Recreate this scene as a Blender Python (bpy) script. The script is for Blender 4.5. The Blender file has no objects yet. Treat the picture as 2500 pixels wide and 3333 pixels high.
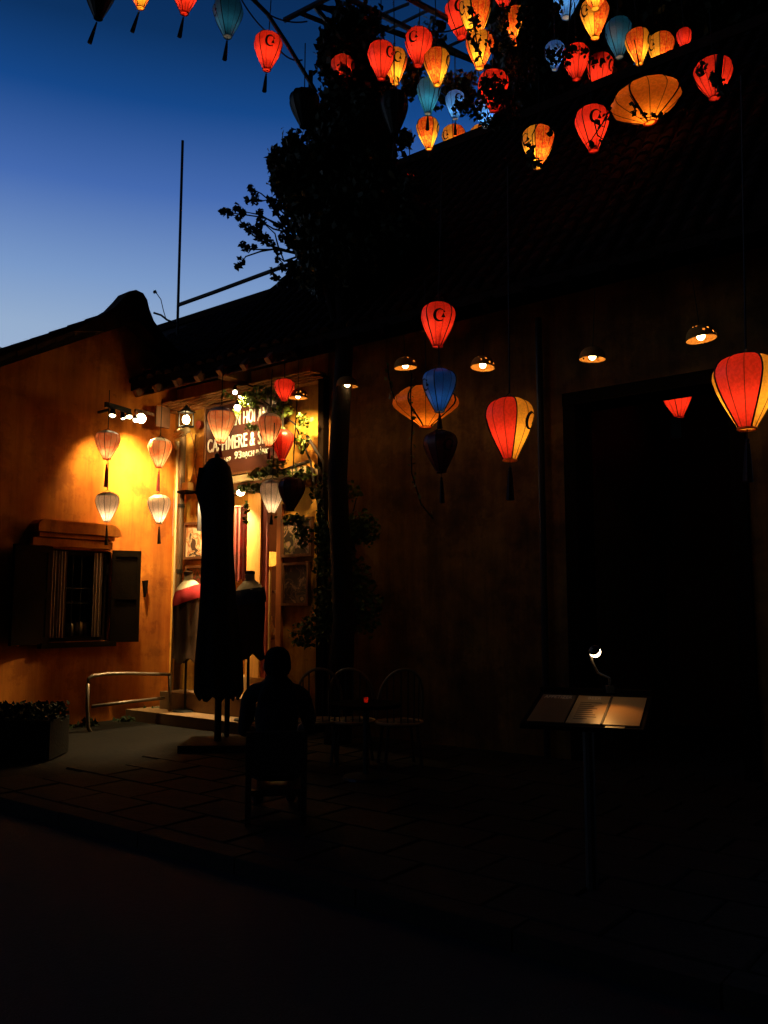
import bpy, math, random
import numpy as np
from mathutils import Vector, Matrix, Quaternion

random.seed(7)
RNG = np.random.default_rng(11)
S = bpy.context.scene
COL = S.collection

# ------------------------------------------------------------------ camera
F, CX, CY, CAMH = 2800.0, 1250.0, 1666.5, 1.5
TILT = math.atan(0.11375)
cam = bpy.data.objects.new('camera', bpy.data.cameras.new('camera'))
COL.objects.link(cam)
cam.location = (0, 0, CAMH)
cam.rotation_euler = (math.pi / 2 + TILT, 0, 0)
cam.data.sensor_fit = 'VERTICAL'
cam.data.sensor_height = 36.0
cam.data.lens = 36.0 * F / 3333.0
cam.data.clip_start = 0.05
cam.data.clip_end = 2000
S.camera = cam

# ------------------------------------------------------------------ sky at dusk
W = bpy.data.worlds.new('World')
S.world = W
W.use_nodes = True
wn, wl = W.node_tree.nodes, W.node_tree.links
wn.clear()
out = wn.new('ShaderNodeOutputWorld')
bg = wn.new('ShaderNodeBackground')
tc = wn.new('ShaderNodeTexCoord')
nrm = wn.new('ShaderNodeVectorMath'); nrm.operation = 'NORMALIZE'
sep = wn.new('ShaderNodeSeparateXYZ')
ramp = wn.new('ShaderNodeValToRGB')
cr = ramp.color_ramp
SKY = [(0.0, (.42, .50, .66)), (.20, (.38, .48, .65)), (.30, (.295, .415, .61)), (.355, (.19, .315, .575)), (.44, (.058, .143, .43)),
       (.515, (.0075, .061, .243)), (.57, (.0035, .030, .115)), (.70, (.001, .007, .038)), (1.0, (.0005, .002, .012))]
while len(cr.elements) < len(SKY):
    cr.elements.new(.5)
for e, (p, c) in zip(cr.elements, SKY):
    e.position = p
    e.color = (*c, 1)
# the afterglow side of the sky is bright, the opposite side is already dark
mr = wn.new('ShaderNodeMapRange')
mr.interpolation_type = 'SMOOTHSTEP'
mr.inputs['From Min'].default_value = -.5
mr.inputs['From Max'].default_value = .75
mr.inputs['To Min'].default_value = .012
mr.inputs['To Max'].default_value = 1
mul = wn.new('ShaderNodeMix'); mul.data_type = 'RGBA'; mul.blend_type = 'MULTIPLY'
mul.inputs['Factor'].default_value = 1
sky = wn.new('ShaderNodeTexSky'); sky.sky_type = 'NISHITA'; sky.sun_disc = False
sky.sun_elevation = math.radians(-4); sky.sun_rotation = math.radians(0)
sk = wn.new('ShaderNodeMix'); sk.data_type = 'RGBA'; sk.blend_type = 'ADD'
sk.inputs['Factor'].default_value = .002
dot = wn.new('ShaderNodeVectorMath'); dot.operation = 'DOT_PRODUCT'
dot.inputs[1].default_value = (-.35, .94, 0)
wl.new(tc.outputs['Generated'], nrm.inputs[0])
wl.new(nrm.outputs[0], sep.inputs[0])
wl.new(nrm.outputs[0], dot.inputs[0])
wl.new(sep.outputs['Z'], ramp.inputs[0])
wl.new(dot.outputs['Value'], mr.inputs['Value'])
wl.new(ramp.outputs[0], mul.inputs['A'])
wl.new(mr.outputs[0], mul.inputs['B'])
wl.new(mul.outputs['Result'], sk.inputs['A'])
wl.new(sky.outputs[0], sk.inputs['B'])
wl.new(sk.outputs['Result'], bg.inputs['Color'])
bg.inputs['Strength'].default_value = 1.0
wl.new(bg.outputs[0], out.inputs[0])

S.view_settings.view_transform = 'Standard'
S.view_settings.look = 'None'
S.view_settings.exposure = 0
S.view_settings.gamma = 1
S.render.engine = 'CYCLES'
S.cycles.max_bounces = 7
S.cycles.diffuse_bounces = 4
S.cycles.transmission_bounces = 5
S.cycles.sample_clamp_indirect = 3

# ------------------------------------------------------------------ pixel -> world helpers
RIGHT = np.array((1.0, 0, 0)); FWD = np.array((0, math.cos(TILT), math.sin(TILT))); UP = np.array((0, -math.sin(TILT), math.cos(TILT)))


def ray(px, py):
    return FWD + RIGHT * ((px - CX) / F) + UP * ((CY - py) / F)


def P(px, py, d):
    r = ray(px, py)
    return Vector((r * (d / r[1])) + np.array((0, 0, CAMH)))


class Frame:
    def __init__(s, o, ang):
        s.o = Vector(o); s.a = ang
        s.m = Matrix.Translation(s.o) @ Matrix.Rotation(ang, 4, 'Z')
        s.x = Vector((math.cos(ang), math.sin(ang), 0)); s.y = Vector((-math.sin(ang), math.cos(ang), 0))

    def hit(s, px, py, off=0.0):
        """where the pixel's ray meets the plane `off` metres in front of this wall -> local (x, -off, z)"""
        r = Vector(ray(px, py)); c = Vector((0, 0, CAMH))
        k = ((s.o - s.y * off - c).dot(s.y)) / r.dot(s.y)
        q = c + r * k - s.o
        return Vector((q.dot(s.x), -off, q.z))

    def w(s, v):
        return s.m @ Vector(v)


WORLD = Frame((0, 0, 0), 0)
CORNER = P(555, 1985, 12.0); CORNER.z = 0
SHOP = Frame(CORNER, math.radians(-38))      # x runs right along the shop front, y into the building
GABLE = Frame(CORNER, math.radians(50))      # x negative runs left along the orange wall, y into the building

# ------------------------------------------------------------------ materials
MATS = {}


def mat(name, col, rough=.75, var=.25, scale=6, bump=.2, metal=0, col2=None, detail=6, spec=.3, stretch=None, stain=0):
    if name in MATS:
        return MATS[name]
    m = bpy.data.materials.new(name); m.use_nodes = True
    n, l = m.node_tree.nodes, m.node_tree.links
    b = n['Principled BSDF']
    b.inputs['Roughness'].default_value = rough
    b.inputs['Metallic'].default_value = metal
    b.inputs['Specular IOR Level'].default_value = spec
    t = n.new('ShaderNodeTexCoord')
    ns = n.new('ShaderNodeTexNoise'); ns.inputs['Scale'].default_value = scale; ns.inputs['Detail'].default_value = detail
    ns.inputs['Roughness'].default_value = .65
    if stretch:
        mp = n.new('ShaderNodeMapping'); mp.inputs['Scale'].default_value = stretch
        l.new(t.outputs['Object'], mp.inputs[0]); l.new(mp.outputs[0], ns.inputs['Vector'])
    else:
        l.new(t.outputs['Object'], ns.inputs['Vector'])
    r = n.new('ShaderNodeValToRGB')
    c2 = col2 or tuple(c * (1 - var) for c in col)
    r.color_ramp.elements[0].position = .34; r.color_ramp.elements[0].color = (*c2, 1)
    r.color_ramp.elements[1].position = .66; r.color_ramp.elements[1].color = (*col, 1)
    l.new(ns.outputs['Fac'], r.inputs[0])
    src = r.outputs[0]
    if stain:
        for sc_, st_, lo_, hi_ in (((4.5, 4.5, .45), stain, .42, .62), ((1.6, 1.6, 1.6), stain * .8, .50, .56), ((9, 9, 9), stain * .9, .66, .70)):
            mp2 = n.new('ShaderNodeMapping'); mp2.inputs['Scale'].default_value = sc_; mp2.inputs['Location'].default_value = (sc_[0] * 3.1, 1.7, 4.4)
            n3 = n.new('ShaderNodeTexNoise'); n3.inputs['Scale'].default_value = 1; n3.inputs['Detail'].default_value = 8; n3.inputs['Roughness'].default_value = .68
            r3 = n.new('ShaderNodeValToRGB'); r3.color_ramp.elements[0].position = lo_; r3.color_ramp.elements[0].color = (1, 1, 1, 1)
            r3.color_ramp.elements[1].position = hi_; r3.color_ramp.elements[1].color = (1 - st_, 1 - st_ * 1.15, 1 - st_ * 1.2, 1)
            mm = n.new('ShaderNodeMix'); mm.data_type = 'RGBA'; mm.blend_type = 'MULTIPLY'; mm.inputs['Factor'].default_value = 1
            l.new(t.outputs['Object'], mp2.inputs[0]); l.new(mp2.outputs[0], n3.inputs['Vector']); l.new(n3.outputs['Fac'], r3.inputs[0])
            l.new(src, mm.inputs['A']); l.new(r3.outputs[0], mm.inputs['B']); src = mm.outputs['Result']
    l.new(src, b.inputs['Base Color'])
    if bump:
        n2 = n.new('ShaderNodeTexNoise'); n2.inputs['Scale'].default_value = scale * 7; n2.inputs['Detail'].default_value = 4
        l.new(t.outputs['Object'], n2.inputs['Vector'])
        bp = n.new('ShaderNodeBump'); bp.inputs['Strength'].default_value = bump; bp.inputs['Distance'].default_value = .01
        l.new(n2.outputs['Fac'], bp.inputs['Height']); l.new(bp.outputs[0], b.inputs['Normal'])
    MATS[name] = m
    return m


def emit(name, col, s):
    if name in MATS:
        return MATS[name]
    m = bpy.data.materials.new(name); m.use_nodes = True
    n, l = m.node_tree.nodes, m.node_tree.links
    n.clear()
    o = n.new('ShaderNodeOutputMaterial'); e = n.new('ShaderNodeEmission')
    e.inputs[0].default_value = (*col, 1); e.inputs[1].default_value = s
    l.new(e.outputs[0], o.inputs[0])
    MATS[name] = m
    return m


def fabric(name, col, trans=.62, col2=None, scale=26, gloss=.05):
    m = bpy.data.materials.new(name); m.use_nodes = True
    n, l = m.node_tree.nodes, m.node_tree.links
    n.clear()
    o = n.new('ShaderNodeOutputMaterial')
    d = n.new('ShaderNodeBsdfDiffuse'); t = n.new('ShaderNodeBsdfTranslucent'); g = n.new('ShaderNodeBsdfGlossy')
    g.inputs['Roughness'].default_value = .38
    mx = n.new('ShaderNodeMixShader'); mx.inputs[0].default_value = trans
    m2 = n.new('ShaderNodeMixShader'); m2.inputs[0].default_value = gloss
    tcn = n.new('ShaderNodeTexCoord')
    ns = n.new('ShaderNodeTexNoise'); ns.inputs['Scale'].default_value = scale; ns.inputs['Detail'].default_value = 3
    if col2:
        ns.inputs['Distortion'].default_value = 1.5
    r = n.new('ShaderNodeValToRGB')
    c2 = col2 or tuple(c * .8 for c in col)
    r.color_ramp.elements[0].position = .40; r.color_ramp.elements[0].color = (*c2, 1)
    r.color_ramp.elements[1].position = .60; r.color_ramp.elements[1].color = (*col, 1)
    # fine silk weave runs round the lantern
    wv = n.new('ShaderNodeTexNoise'); wv.inputs['Scale'].default_value = 60
    mp = n.new('ShaderNodeMapping'); mp.inputs['Scale'].default_value = (.5, .5, 9)
    l.new(tcn.outputs['Object'], mp.inputs[0]); l.new(mp.outputs[0], wv.inputs['Vector'])
    bp = n.new('ShaderNodeBump'); bp.inputs['Strength'].default_value = .12; bp.inputs['Distance'].default_value = .004
    l.new(wv.outputs['Fac'], bp.inputs['Height'])
    l.new(tcn.outputs['Object'], ns.inputs['Vector']); l.new(ns.outputs['Fac'], r.inputs[0])
    gc = n.new('ShaderNodeMix'); gc.data_type = 'RGBA'; gc.inputs['Factor'].default_value = .5
    gc.inputs['B'].default_value = (1, 1, 1, 1)
    l.new(r.outputs[0], gc.inputs['A']); l.new(gc.outputs['Result'], g.inputs['Color'])
    for q in (d, t):
        l.new(r.outputs[0], q.inputs['Color'])
    l.new(bp.outputs[0], g.inputs['Normal'])
    l.new(d.outputs[0], mx.inputs[1]); l.new(t.outputs[0], mx.inputs[2])
    l.new(mx.outputs[0], m2.inputs[1]); l.new(g.outputs[0], m2.inputs[2]); l.new(m2.outputs[0], o.inputs[0])
    MATS[name] = m
    return m


ochre = mat('ochre_plaster', (.62, .205, .020), .9, scale=1.1, bump=.5, col2=(.42, .105, .008), detail=9, stain=.34)
amber = mat('yellow_plaster', (.66, .36, .05), .9, scale=2.2, bump=.4, col2=(.42, .17, .02), detail=9, stain=.4)
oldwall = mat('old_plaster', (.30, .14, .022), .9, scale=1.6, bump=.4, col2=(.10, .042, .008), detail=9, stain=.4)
darkwood = mat('dark_wood', (.045, .024, .014), .6, scale=5, bump=.3, stretch=(8, 8, 1))
blackwood = mat('black_shutter_paint', (.008, .005, .003), .95, scale=8, bump=.25, spec=.02)
brownwood = mat('brown_wood', (.16, .065, .025), .55, scale=5, bump=.3, stretch=(8, 8, 1))
clay = mat('clay_tile', (.026, .014, .009), .95, scale=9, bump=.5, col2=(.010, .007, .006), spec=.05)
black = mat('black_metal', (.012, .012, .012), .45, scale=20, bump=.1)
steel = mat('dark_steel', (.03, .03, .032), .5, scale=14, bump=.15)
bare = mat('worn_steel', (.20, .15, .10), .4, scale=18, bump=.2, metal=.6)
canvas = mat('dark_canvas', (.012, .011, .012), .9, scale=10, bump=.3)
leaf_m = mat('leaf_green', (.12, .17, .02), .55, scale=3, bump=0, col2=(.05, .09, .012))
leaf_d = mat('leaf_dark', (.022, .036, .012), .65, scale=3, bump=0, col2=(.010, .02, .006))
bark = mat('bark', (.016, .011, .008), .95, scale=12, bump=.6)
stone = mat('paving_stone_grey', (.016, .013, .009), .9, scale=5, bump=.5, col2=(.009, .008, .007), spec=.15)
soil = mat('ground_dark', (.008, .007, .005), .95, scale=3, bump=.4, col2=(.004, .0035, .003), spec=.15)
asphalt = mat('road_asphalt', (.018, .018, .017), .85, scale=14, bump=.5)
plaster_w = mat('pale_trim', (.55, .40, .22), .85, scale=6, bump=.3)
rattan = mat('rattan', (.022, .013, .008), .5, scale=20, bump=.3)
paper = mat('menu_paper', (.30, .16, .055), .4, scale=3, bump=.05, col2=(.26, .14, .05), spec=.7)
ink = mat('menu_ink', (.02, .012, .01), .6, bump=0)
inkpale = mat('menu_pale_print', (.75, .55, .35), .5, bump=0)
signbrown = mat('sign_brown', (.075, .022, .014), .4, scale=3, bump=.1, spec=.5)
signwhite = mat('sign_white', (.80, .76, .68), .5, bump=0, var=.05)
pipe_w = mat('pale_pipe', (.45, .33, .18), .5, scale=10, bump=.1)
cordm = mat('black_cord', (.01, .009, .009), .8, bump=0)
tassel_m = mat('tassel_dark', (.02, .007, .008), .8, bump=0, scale=60)
tassel_r = mat('tassel_red', (.28, .02, .015), .7, bump=0, scale=60)
ribm = mat('rib_black', (.012, .007, .006), .7, bump=0)
emblem_m = mat('emblem_black', (.008, .006, .006), .8, bump=0)
skin = mat('skin', (.20, .10, .06), .6, scale=20, bump=.05, var=.1)
hairm = mat('hair_black', (.006, .005, .005), .9, scale=40, bump=.6, spec=.05)
shirt = mat('shirt_dark', (.006, .006, .0065), .95, scale=30, bump=.3)
trouser = mat('trouser_dark', (.006, .006, .008), .9, scale=30, bump=.3)
mann = mat('mannequin_cloth', (.50, .38, .22), .8, scale=12, bump=.15)
red_c = mat('red_cloth', (.55, .03, .035), .85, scale=14, bump=.25)
cream_c = mat('cream_cloth', (.62, .50, .33), .85, scale=14, bump=.25)
navy_c = mat('navy_cloth', (.02, .035, .065), .85, scale=14, bump=.25)
brown_c = mat('brown_cloth', (.07, .035, .016), .9, scale=14, bump=.3, stretch=(6, 6, .8))
rust_c = mat('rust_cloth', (.20, .07, .02), .9, scale=10, bump=.3, stretch=(6, 6, .8))
curtain = mat('curtain_grey', (.24, .17, .12), .9, scale=9, bump=.3, stretch=(9, 9, .6))
jar_m = mat('jar_glass', (.16, .12, .07), .2, scale=8, bump=.05, spec=.6)
ceramic = mat('ceramic_white', (.75, .62, .45), .3, scale=8, bump=.05)
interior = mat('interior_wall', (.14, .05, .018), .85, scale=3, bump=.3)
whitepetal = mat('petal_white', (.85, .80, .70), .7, bump=0, var=.05)
plaque_m = mat('teal_plaque', (.10, .30, .30), .6, bump=.05)
wicker = mat('wicker', (.62, .28, .06), .8, scale=30, bump=.4, col2=(.34, .13, .025), spec=.1)

FAB = {
    'red': fabric('silk_red', (.72, .040, .018)),
    'brocade': fabric('brocade_orange', (.90, .25, .025), col2=(.76, .055, .012), scale=11),
    'yellow': fabric('silk_yellow', (.90, .44, .038)),
    'blue': fabric('silk_blue', (.03, .17, .48), gloss=.28),
    'teal': fabric('silk_teal', (.04, .26, .36), gloss=.16),
    'skyblue': fabric('silk_sky_blue', (.12, .38, .72), gloss=.1),
    'white': fabric('silk_white', (.85, .62, .42), trans=.45),
    'pink': fabric('silk_pink', (.88, .28, .10), col2=(.88, .42, .18), trans=.5, scale=4),
    'dark': fabric('silk_black_green', (.014, .022, .014), trans=.2),
    'maroon': fabric('silk_maroon', (.16, .016, .014), trans=.25, gloss=.1),
    'amber': fabric('silk_amber', (.86, .23, .018)),
}


# ------------------------------------------------------------------ mesh builder
class MB:
    def __init__(s):
        s.v = []; s.f = []; s.mi = []; s.smooth = False

    def add(s, vs, fs, mi=0):
        b = len(s.v)
        s.v += [tuple(x) for x in vs]
        s.f += [tuple(i + b for i in f) for f in fs]
        s.mi += [mi] * len(fs)
        return s

    def box(s, x0, x1, y0, y1, z0, z1, mi=0):
        v = [(x, y, z) for x in (x0, x1) for y in (y0, y1) for z in (z0, z1)]
        return s.add(v, [(0, 1, 3, 2), (4, 6, 7, 5), (0, 4, 5, 1), (2, 3, 7, 6), (0, 2, 6, 4), (1, 5, 7, 3)], mi)

    def obox(s, c, ax, ay, az, mi=0):
        c, ax, ay, az = map(Vector, (c, ax, ay, az))
        v = [c + ax * i + ay * j + az * k for i in (-1, 1) for j in (-1, 1) for k in (-1, 1)]
        return s.add(v, [(0, 1, 3, 2), (4, 6, 7, 5), (0, 4, 5, 1), (2, 3, 7, 6), (0, 2, 6, 4), (1, 5, 7, 3)], mi)

    def tube(s, pts, r, n=6, mi=0, cap=True):
        pts = [Vector(p) for p in pts]
        rr = r if isinstance(r, (list, tuple)) else [r] * len(pts)
        vs = []
        prev = None
        for i, p in enumerate(pts):
            a = pts[max(0, i - 1)]; b = pts[min(len(pts) - 1, i + 1)]
            d = (b - a).normalized()
            if prev is None:
                u = d.orthogonal().normalized()
            else:
                u = (prev - d * prev.dot(d))
                u = u.normalized() if u.length > 1e-6 else d.orthogonal().normalized()
            prev = u
            w = d.cross(u)
            for k in range(n):
                t = 2 * math.pi * k / n
                vs.append(p + (u * math.cos(t) + w * math.sin(t)) * rr[i])
        fs = []
        for i in range(len(pts) - 1):
            for k in range(n):
                a = i * n + k; b = i * n + (k + 1) % n
                fs.append((a, b, b + n, a + n))
        if cap:
            fs.append(tuple(range(n))[::-1]); fs.append(tuple(range((len(pts) - 1) * n, len(pts) * n)))
        return s.add(vs, fs, mi)

    def lathe(s, prof, c=(0, 0, 0), n=16, mi=0, sx=1, sy=1, pleat=0, npl=8, cap=False):
        c = Vector(c); vs = []
        for r, z in prof:
            for k in range(n):
                t = 2 * math.pi * k / n
                q = r * (1 + pleat * math.cos(npl * t))
                vs.append((c.x + q * math.cos(t) * sx, c.y + q * math.sin(t) * sy, c.z + z))
        fs = []
        for i in range(len(prof) - 1):
            for k in range(n):
                a = i * n + k; b = i * n + (k + 1) % n
                fs.append((a, b, b + n, a + n))
        if cap:
            fs.append(tuple(range(n))[::-1]); fs.append(tuple(range((len(prof) - 1) * n, len(prof) * n)))
        return s.add(vs, fs, mi)

    def ball(s, c, r, n=10, m=6, mi=0, sz=1):
        prof = [(max(1e-4, math.sin(math.pi * i / m)) * r, -math.cos(math.pi * i / m) * r * sz) for i in range(m + 1)]
        return s.lathe(prof, c, n, mi)

    def prism(s, poly, y0, y1, mi=0):
        """polygon in x,z pushed from y0 to y1"""
        n = len(poly)
        vs = [(x, y0, z) for x, z in poly] + [(x, y1, z) for x, z in poly]
        fs = [tuple(range(n)), tuple(range(n, 2 * n))[::-1]]
        fs += [(i, i + n, (i + 1) % n + n, (i + 1) % n) for i in range(n)]
        return s.add(vs, fs, mi)

    def mesh(s, name, base=(0, 0, 0)):
        me = bpy.data.meshes.new(name)
        b = Vector(base)
        me.from_pydata([tuple(Vector(v) - b) for v in s.v], [], s.f)
        if any(s.mi):
            me.polygons.foreach_set('material_index', s.mi)
        if s.smooth:
            me.polygons.foreach_set('use_smooth', [True] * len(me.polygons))
        me.update()
        return me


def link_mesh(name, me, mats, parent=None):
    mats = mats if isinstance(mats, (list, tuple)) else [mats]
    if not me.materials:
        for m in mats:
            me.materials.append(m)
    o = bpy.data.objects.new(name, me)
    COL.objects.link(o)
    if parent:
        o.parent = parent
    return o


class Thing:
    def __init__(s, name, label, cat, frame=WORLD, base=(0, 0, 0), group=None, kind=None):
        s.f = frame; s.base = Vector(base)
        e = bpy.data.objects.new(name, None); COL.objects.link(e)
        e.empty_display_size = .1
        e.location = frame.w(base); e.rotation_euler = (0, 0, frame.a)
        if kind:
            e['kind'] = kind
        if label:
            e['label'] = label
        if cat:
            e['category'] = cat
        if group:
            e['group'] = group
        s.e = e

    def part(s, name, mb, m, parent=None, label=None, smooth=False, kind=None):
        mb.smooth = mb.smooth or smooth
        o = link_mesh(name, mb.mesh(name, s.base), m, parent or s.e)
        if label:
            o['label'] = label
        if kind:
            o['kind'] = kind
        return o


def single(name, label, cat, mb, m, frame=WORLD, base=(0, 0, 0), group=None, kind=None, smooth=False):
    mb.smooth = smooth
    o = link_mesh(name, mb.mesh(name, base), m)
    o.location = frame.w(base); o.rotation_euler = (0, 0, frame.a)
    for k, v in (('label', label), ('category', cat), ('group', group), ('kind', kind)):
        if v:
            o[k] = v
    return o


def spot(name, loc, target, power, size_deg, col=(1, .62, .25), blend=.6, r=.03, parent=None):
    L = bpy.data.lights.new(name, 'SPOT')
    L.energy = power; L.color = col; L.spot_size = math.radians(size_deg); L.spot_blend = blend; L.shadow_soft_size = r
    o = bpy.data.objects.new(name, L); COL.objects.link(o)
    loc = Vector(loc); d = (Vector(target) - loc).normalized()
    mw = Matrix.Translation(loc) @ d.to_track_quat('-Z', 'Y').to_matrix().to_4x4()
    if parent:
        bpy.context.view_layer.update()
        o.parent = parent
        o.matrix_parent_inverse = Matrix.Identity(4)
        o.matrix_local = parent.matrix_world.inverted() @ mw
    else:
        o.matrix_world = mw
    return o


def point(name, loc, power, col=(1, .62, .25), r=.03, parent=None):
    L = bpy.data.lights.new(name, 'POINT')
    L.energy = power; L.color = col; L.shadow_soft_size = r
    o = bpy.data.objects.new(name, L); COL.objects.link(o)
    if parent:
        bpy.context.view_layer.update()
        o.parent = parent
        o.location = parent.matrix_world.inverted() @ Vector(loc)
    else:
        o.location = loc
    return o


# ------------------------------------------------------------------ foliage
def leaves_mesh(name, pts, size, seed=0, spread=.35):
    r = np.random.default_rng(seed)
    n = len(pts)
    sz = size * r.uniform(.6, 1.35, n)[:, None]
    d = r.normal(size=(n, 3)); d[:, 2] -= .35
    d /= np.linalg.norm(d, axis=1)[:, None]
    u = r.normal(size=(n, 3)); u -= d * (u * d).sum(1)[:, None]
    u /= np.linalg.norm(u, axis=1)[:, None]
    nn = np.cross(d, u)
    w = spread * sz
    v = np.empty((n, 4, 3))
    v[:, 0] = pts - d * sz * .5
    v[:, 1] = pts + u * w - d * sz * .08 + nn * sz * .10
    v[:, 2] = pts + d * sz * .5
    v[:, 3] = pts - u * w - d * sz * .08 + nn * sz * .10
    me = bpy.data.meshes.new(name)
    me.vertices.add(n * 4); me.loops.add(n * 4); me.polygons.add(n)
    me.vertices.foreach_set('co', v.reshape(-1))
    me.loops.foreach_set('vertex_index', np.arange(n * 4, dtype=np.int32))
    me.polygons.foreach_set('loop_start', np.arange(0, n * 4, 4, dtype=np.int32))
    me.update(calc_edges=True)
    return me


def lobe_points(lobes, seed):
    """lobes: (px, py, depth, half-width px, half-height px, half-depth m, number of leaves)"""
    r = np.random.default_rng(seed)
    o = []
    for px, py, d, rx, ry, rd, n in lobes:
        q = r.normal(size=(n, 3)); q /= np.linalg.norm(q, axis=1)[:, None]
        q *= (r.uniform(0, 1, n) ** .42 * r.uniform(.85, 1.12, n) * np.where(r.uniform(0, 1, n) < .10, r.uniform(1, 1.4, n), 1))[:, None]
        c = np.array(P(px, py, d)); k = d / F
        o.append(c + q * np.array((rx * k, rd, ry * k)))
    return np.concatenate(o)


# ------------------------------------------------------------------ ground
def structure(name, mb, m, frame=WORLD):
    return single(name, None, None, mb, m, frame, kind='structure')


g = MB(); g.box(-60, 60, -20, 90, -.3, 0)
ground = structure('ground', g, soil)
# raised pavement in front of the houses, with a kerb, and the road the camera stands on
kerb_a, kerb_b = P(150, 2690, 1), P(800, 2860, 1)


def on_ground(px, py, z=0.0):
    r = ray(px, py); k = (z - CAMH) / r[2]
    return Vector((r[0] * k, r[1] * k, z))


ka, kb = on_ground(190, 2690), on_ground(820, 2865)
kd = (kb - ka).normalized(); kn = Vector((-kd.y, kd.x, 0))
KERB = Frame(ka, math.atan2(kd.y, kd.x))
mb = MB()
for i in range(-6, 14):
    mb.box(i * .9 + .006, i * .9 + .894, 0, .16, -.05, .10)
kerb = Thing('kerb', None, None, KERB, (0, 0, 0), kind='structure')
for i in range(-4, 12):
    q = MB(); q.box(i * .9 + .006, i * .9 + .894, 0, .16, -.05, .10 + random.uniform(-.006, .006))
    kerb.part('kerb_stone', q, stone)
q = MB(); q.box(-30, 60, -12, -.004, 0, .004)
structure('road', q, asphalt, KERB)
pav = Thing('pavement', None, None, KERB, (0, 0, 0), kind='structure')
q = MB(); q.box(-8, 14, .163, 14, -.05, .085)
pav.part('bedding', q, soil)
meshes = []
for k in range(5):
    q = MB(); a, b, e = .297, .197, .004
    z = .012 + .004 * k / 4
    q.v = [(-a, -b, 0), (a, -b, 0), (a, b, 0), (-a, b, 0), (-a + .01, -b + .01, z), (a - .01, -b + .01, z), (a - .01, b - .01, z + .003), (-a + .01, b - .01, z)]
    q.f = [(0, 1, 5, 4), (1, 2, 6, 5), (2, 3, 7, 6), (3, 0, 4, 7), (4, 5, 6, 7)]; q.mi = [0] * 5
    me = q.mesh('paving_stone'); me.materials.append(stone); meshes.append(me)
cnt = 0
for j in range(0, 16):
    for i in range(-2, 16):
        if cnt >= 280:
            break
        o = bpy.data.objects.new('paving_stone', random.choice(meshes)); COL.objects.link(o); o.parent = pav.e
        o.location = (i * .605 + (.3 if j % 2 else 0), .37 + j * .405, .0853)
        cnt += 1

# ------------------------------------------------------------------ left house: orange gable wall
lh = Thing('gable_house', 'orange rendered house with a dark tiled gable on the left', 'house', GABLE)
ap = GABLE.hit(432, 1000, .17); ap.z -= .215        # apex of the gable, under its tiles
lo = GABLE.hit(0, 1137, .17); lo.z -= .215
sl = (ap.z - lo.z) / (ap.x - lo.x)
AX, AZ = ap.x, ap.z
XL = -6.0


def gz(x):
    return AZ - sl * abs(x - AX)


# window opening in pixels -> wall coordinates
w0 = GABLE.hit(152, 2085); w1 = GABLE.hit(352, 2085)
WX0, WX1 = w0.x, w1.x
WZ0 = GABLE.hit(250, 2088).z; WZ1 = GABLE.hit(250, 1790).z
TH = .28
mb = MB()
# wall in four pieces round the window, butted
mb.prism([(XL, -.05), (WX0, -.05), (WX0, gz(WX0)), (XL, gz(XL))], 0, TH)
mb.prism([(WX1, -.05), (0, -.05), (0, gz(0)), (AX, AZ), (WX1, gz(WX1))], 0, TH)
mb.prism([(WX0, -.05), (WX1, -.05), (WX1, WZ0), (WX0, WZ0)], 0, TH)
mb.prism([(WX0, WZ1), (WX1, WZ1), (WX1, gz(WX1)), (WX0, gz(WX0))], 0, TH)
mb.box(XL, XL + .2, TH, 6, -.05, gz(XL) - .2)
wall_l = lh.part('wall', mb, ochre)
# roof slabs running back from the gable
mb = MB()
ov = .22
for sgn, xe in ((-1, XL - .3), (1, AX + 2.6)):
    za = AZ - sl * abs(xe - AX)
    mb.add([(AX, -ov, AZ + .02), (xe, -ov, za + .02), (xe, 6, za + .02), (AX, 6, AZ + .02),
            (AX, -ov, AZ + .12), (xe, -ov, za + .12), (xe, 6, za + .12), (AX, 6, AZ + .12)],
           [(0, 1, 2, 3), (4, 7, 6, 5), (0, 4, 5, 1), (1, 5, 6, 2), (2, 6, 7, 3), (3, 7, 4, 0)])
roof_l = lh.part('roof', mb, clay)
# verge tiles along the gable edge, each its own piece
vm = None
for i in range(22):
    x = AX - .28 - i * .24
    q = MB()
    zc = gz(x) + .13
    lift = .05 * max(0, 1 - (AX - x) / 1.3)
    q.tube([(x - .13, -ov + .05, zc - .13 * sl + lift), (x + .13, -ov + .05, zc + .13 * sl + .015 + lift)], [.085, .07], 8)
    lh.part('verge_tile', q, clay, roof_l)
for i in range(8):
    x = AX + .28 + i * .22
    q = MB(); zc = gz(x) + .13
    q.tube([(x - .12, -ov + .05, zc + .12 * sl), (x + .12, -ov + .05, zc - .12 * sl)], [.07, .085], 8)
    lh.part('verge_tile', q, clay, roof_l)
# rounded ridge-end ornament at the apex
o0 = GABLE.hit(430, 945, ov)
q = MB()
hp = [(-.95, -.60), (-.60, -.33), (-.36, -.14), (-.22, .03), (-.14, .14), (-.03, .19), (.09, .175), (.16, .10), (.20, -.02), (.28, -.16), (.50, -.36), (.3, -.40), (0, -.22), (-.5, -.50)]
zt = o0.z - .19
q.prism([(AX + a * .95, zt + b) for a, b in hp], -ov - .06, -ov + .20)
lh.part('ridge_ornament', q, clay)
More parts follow.
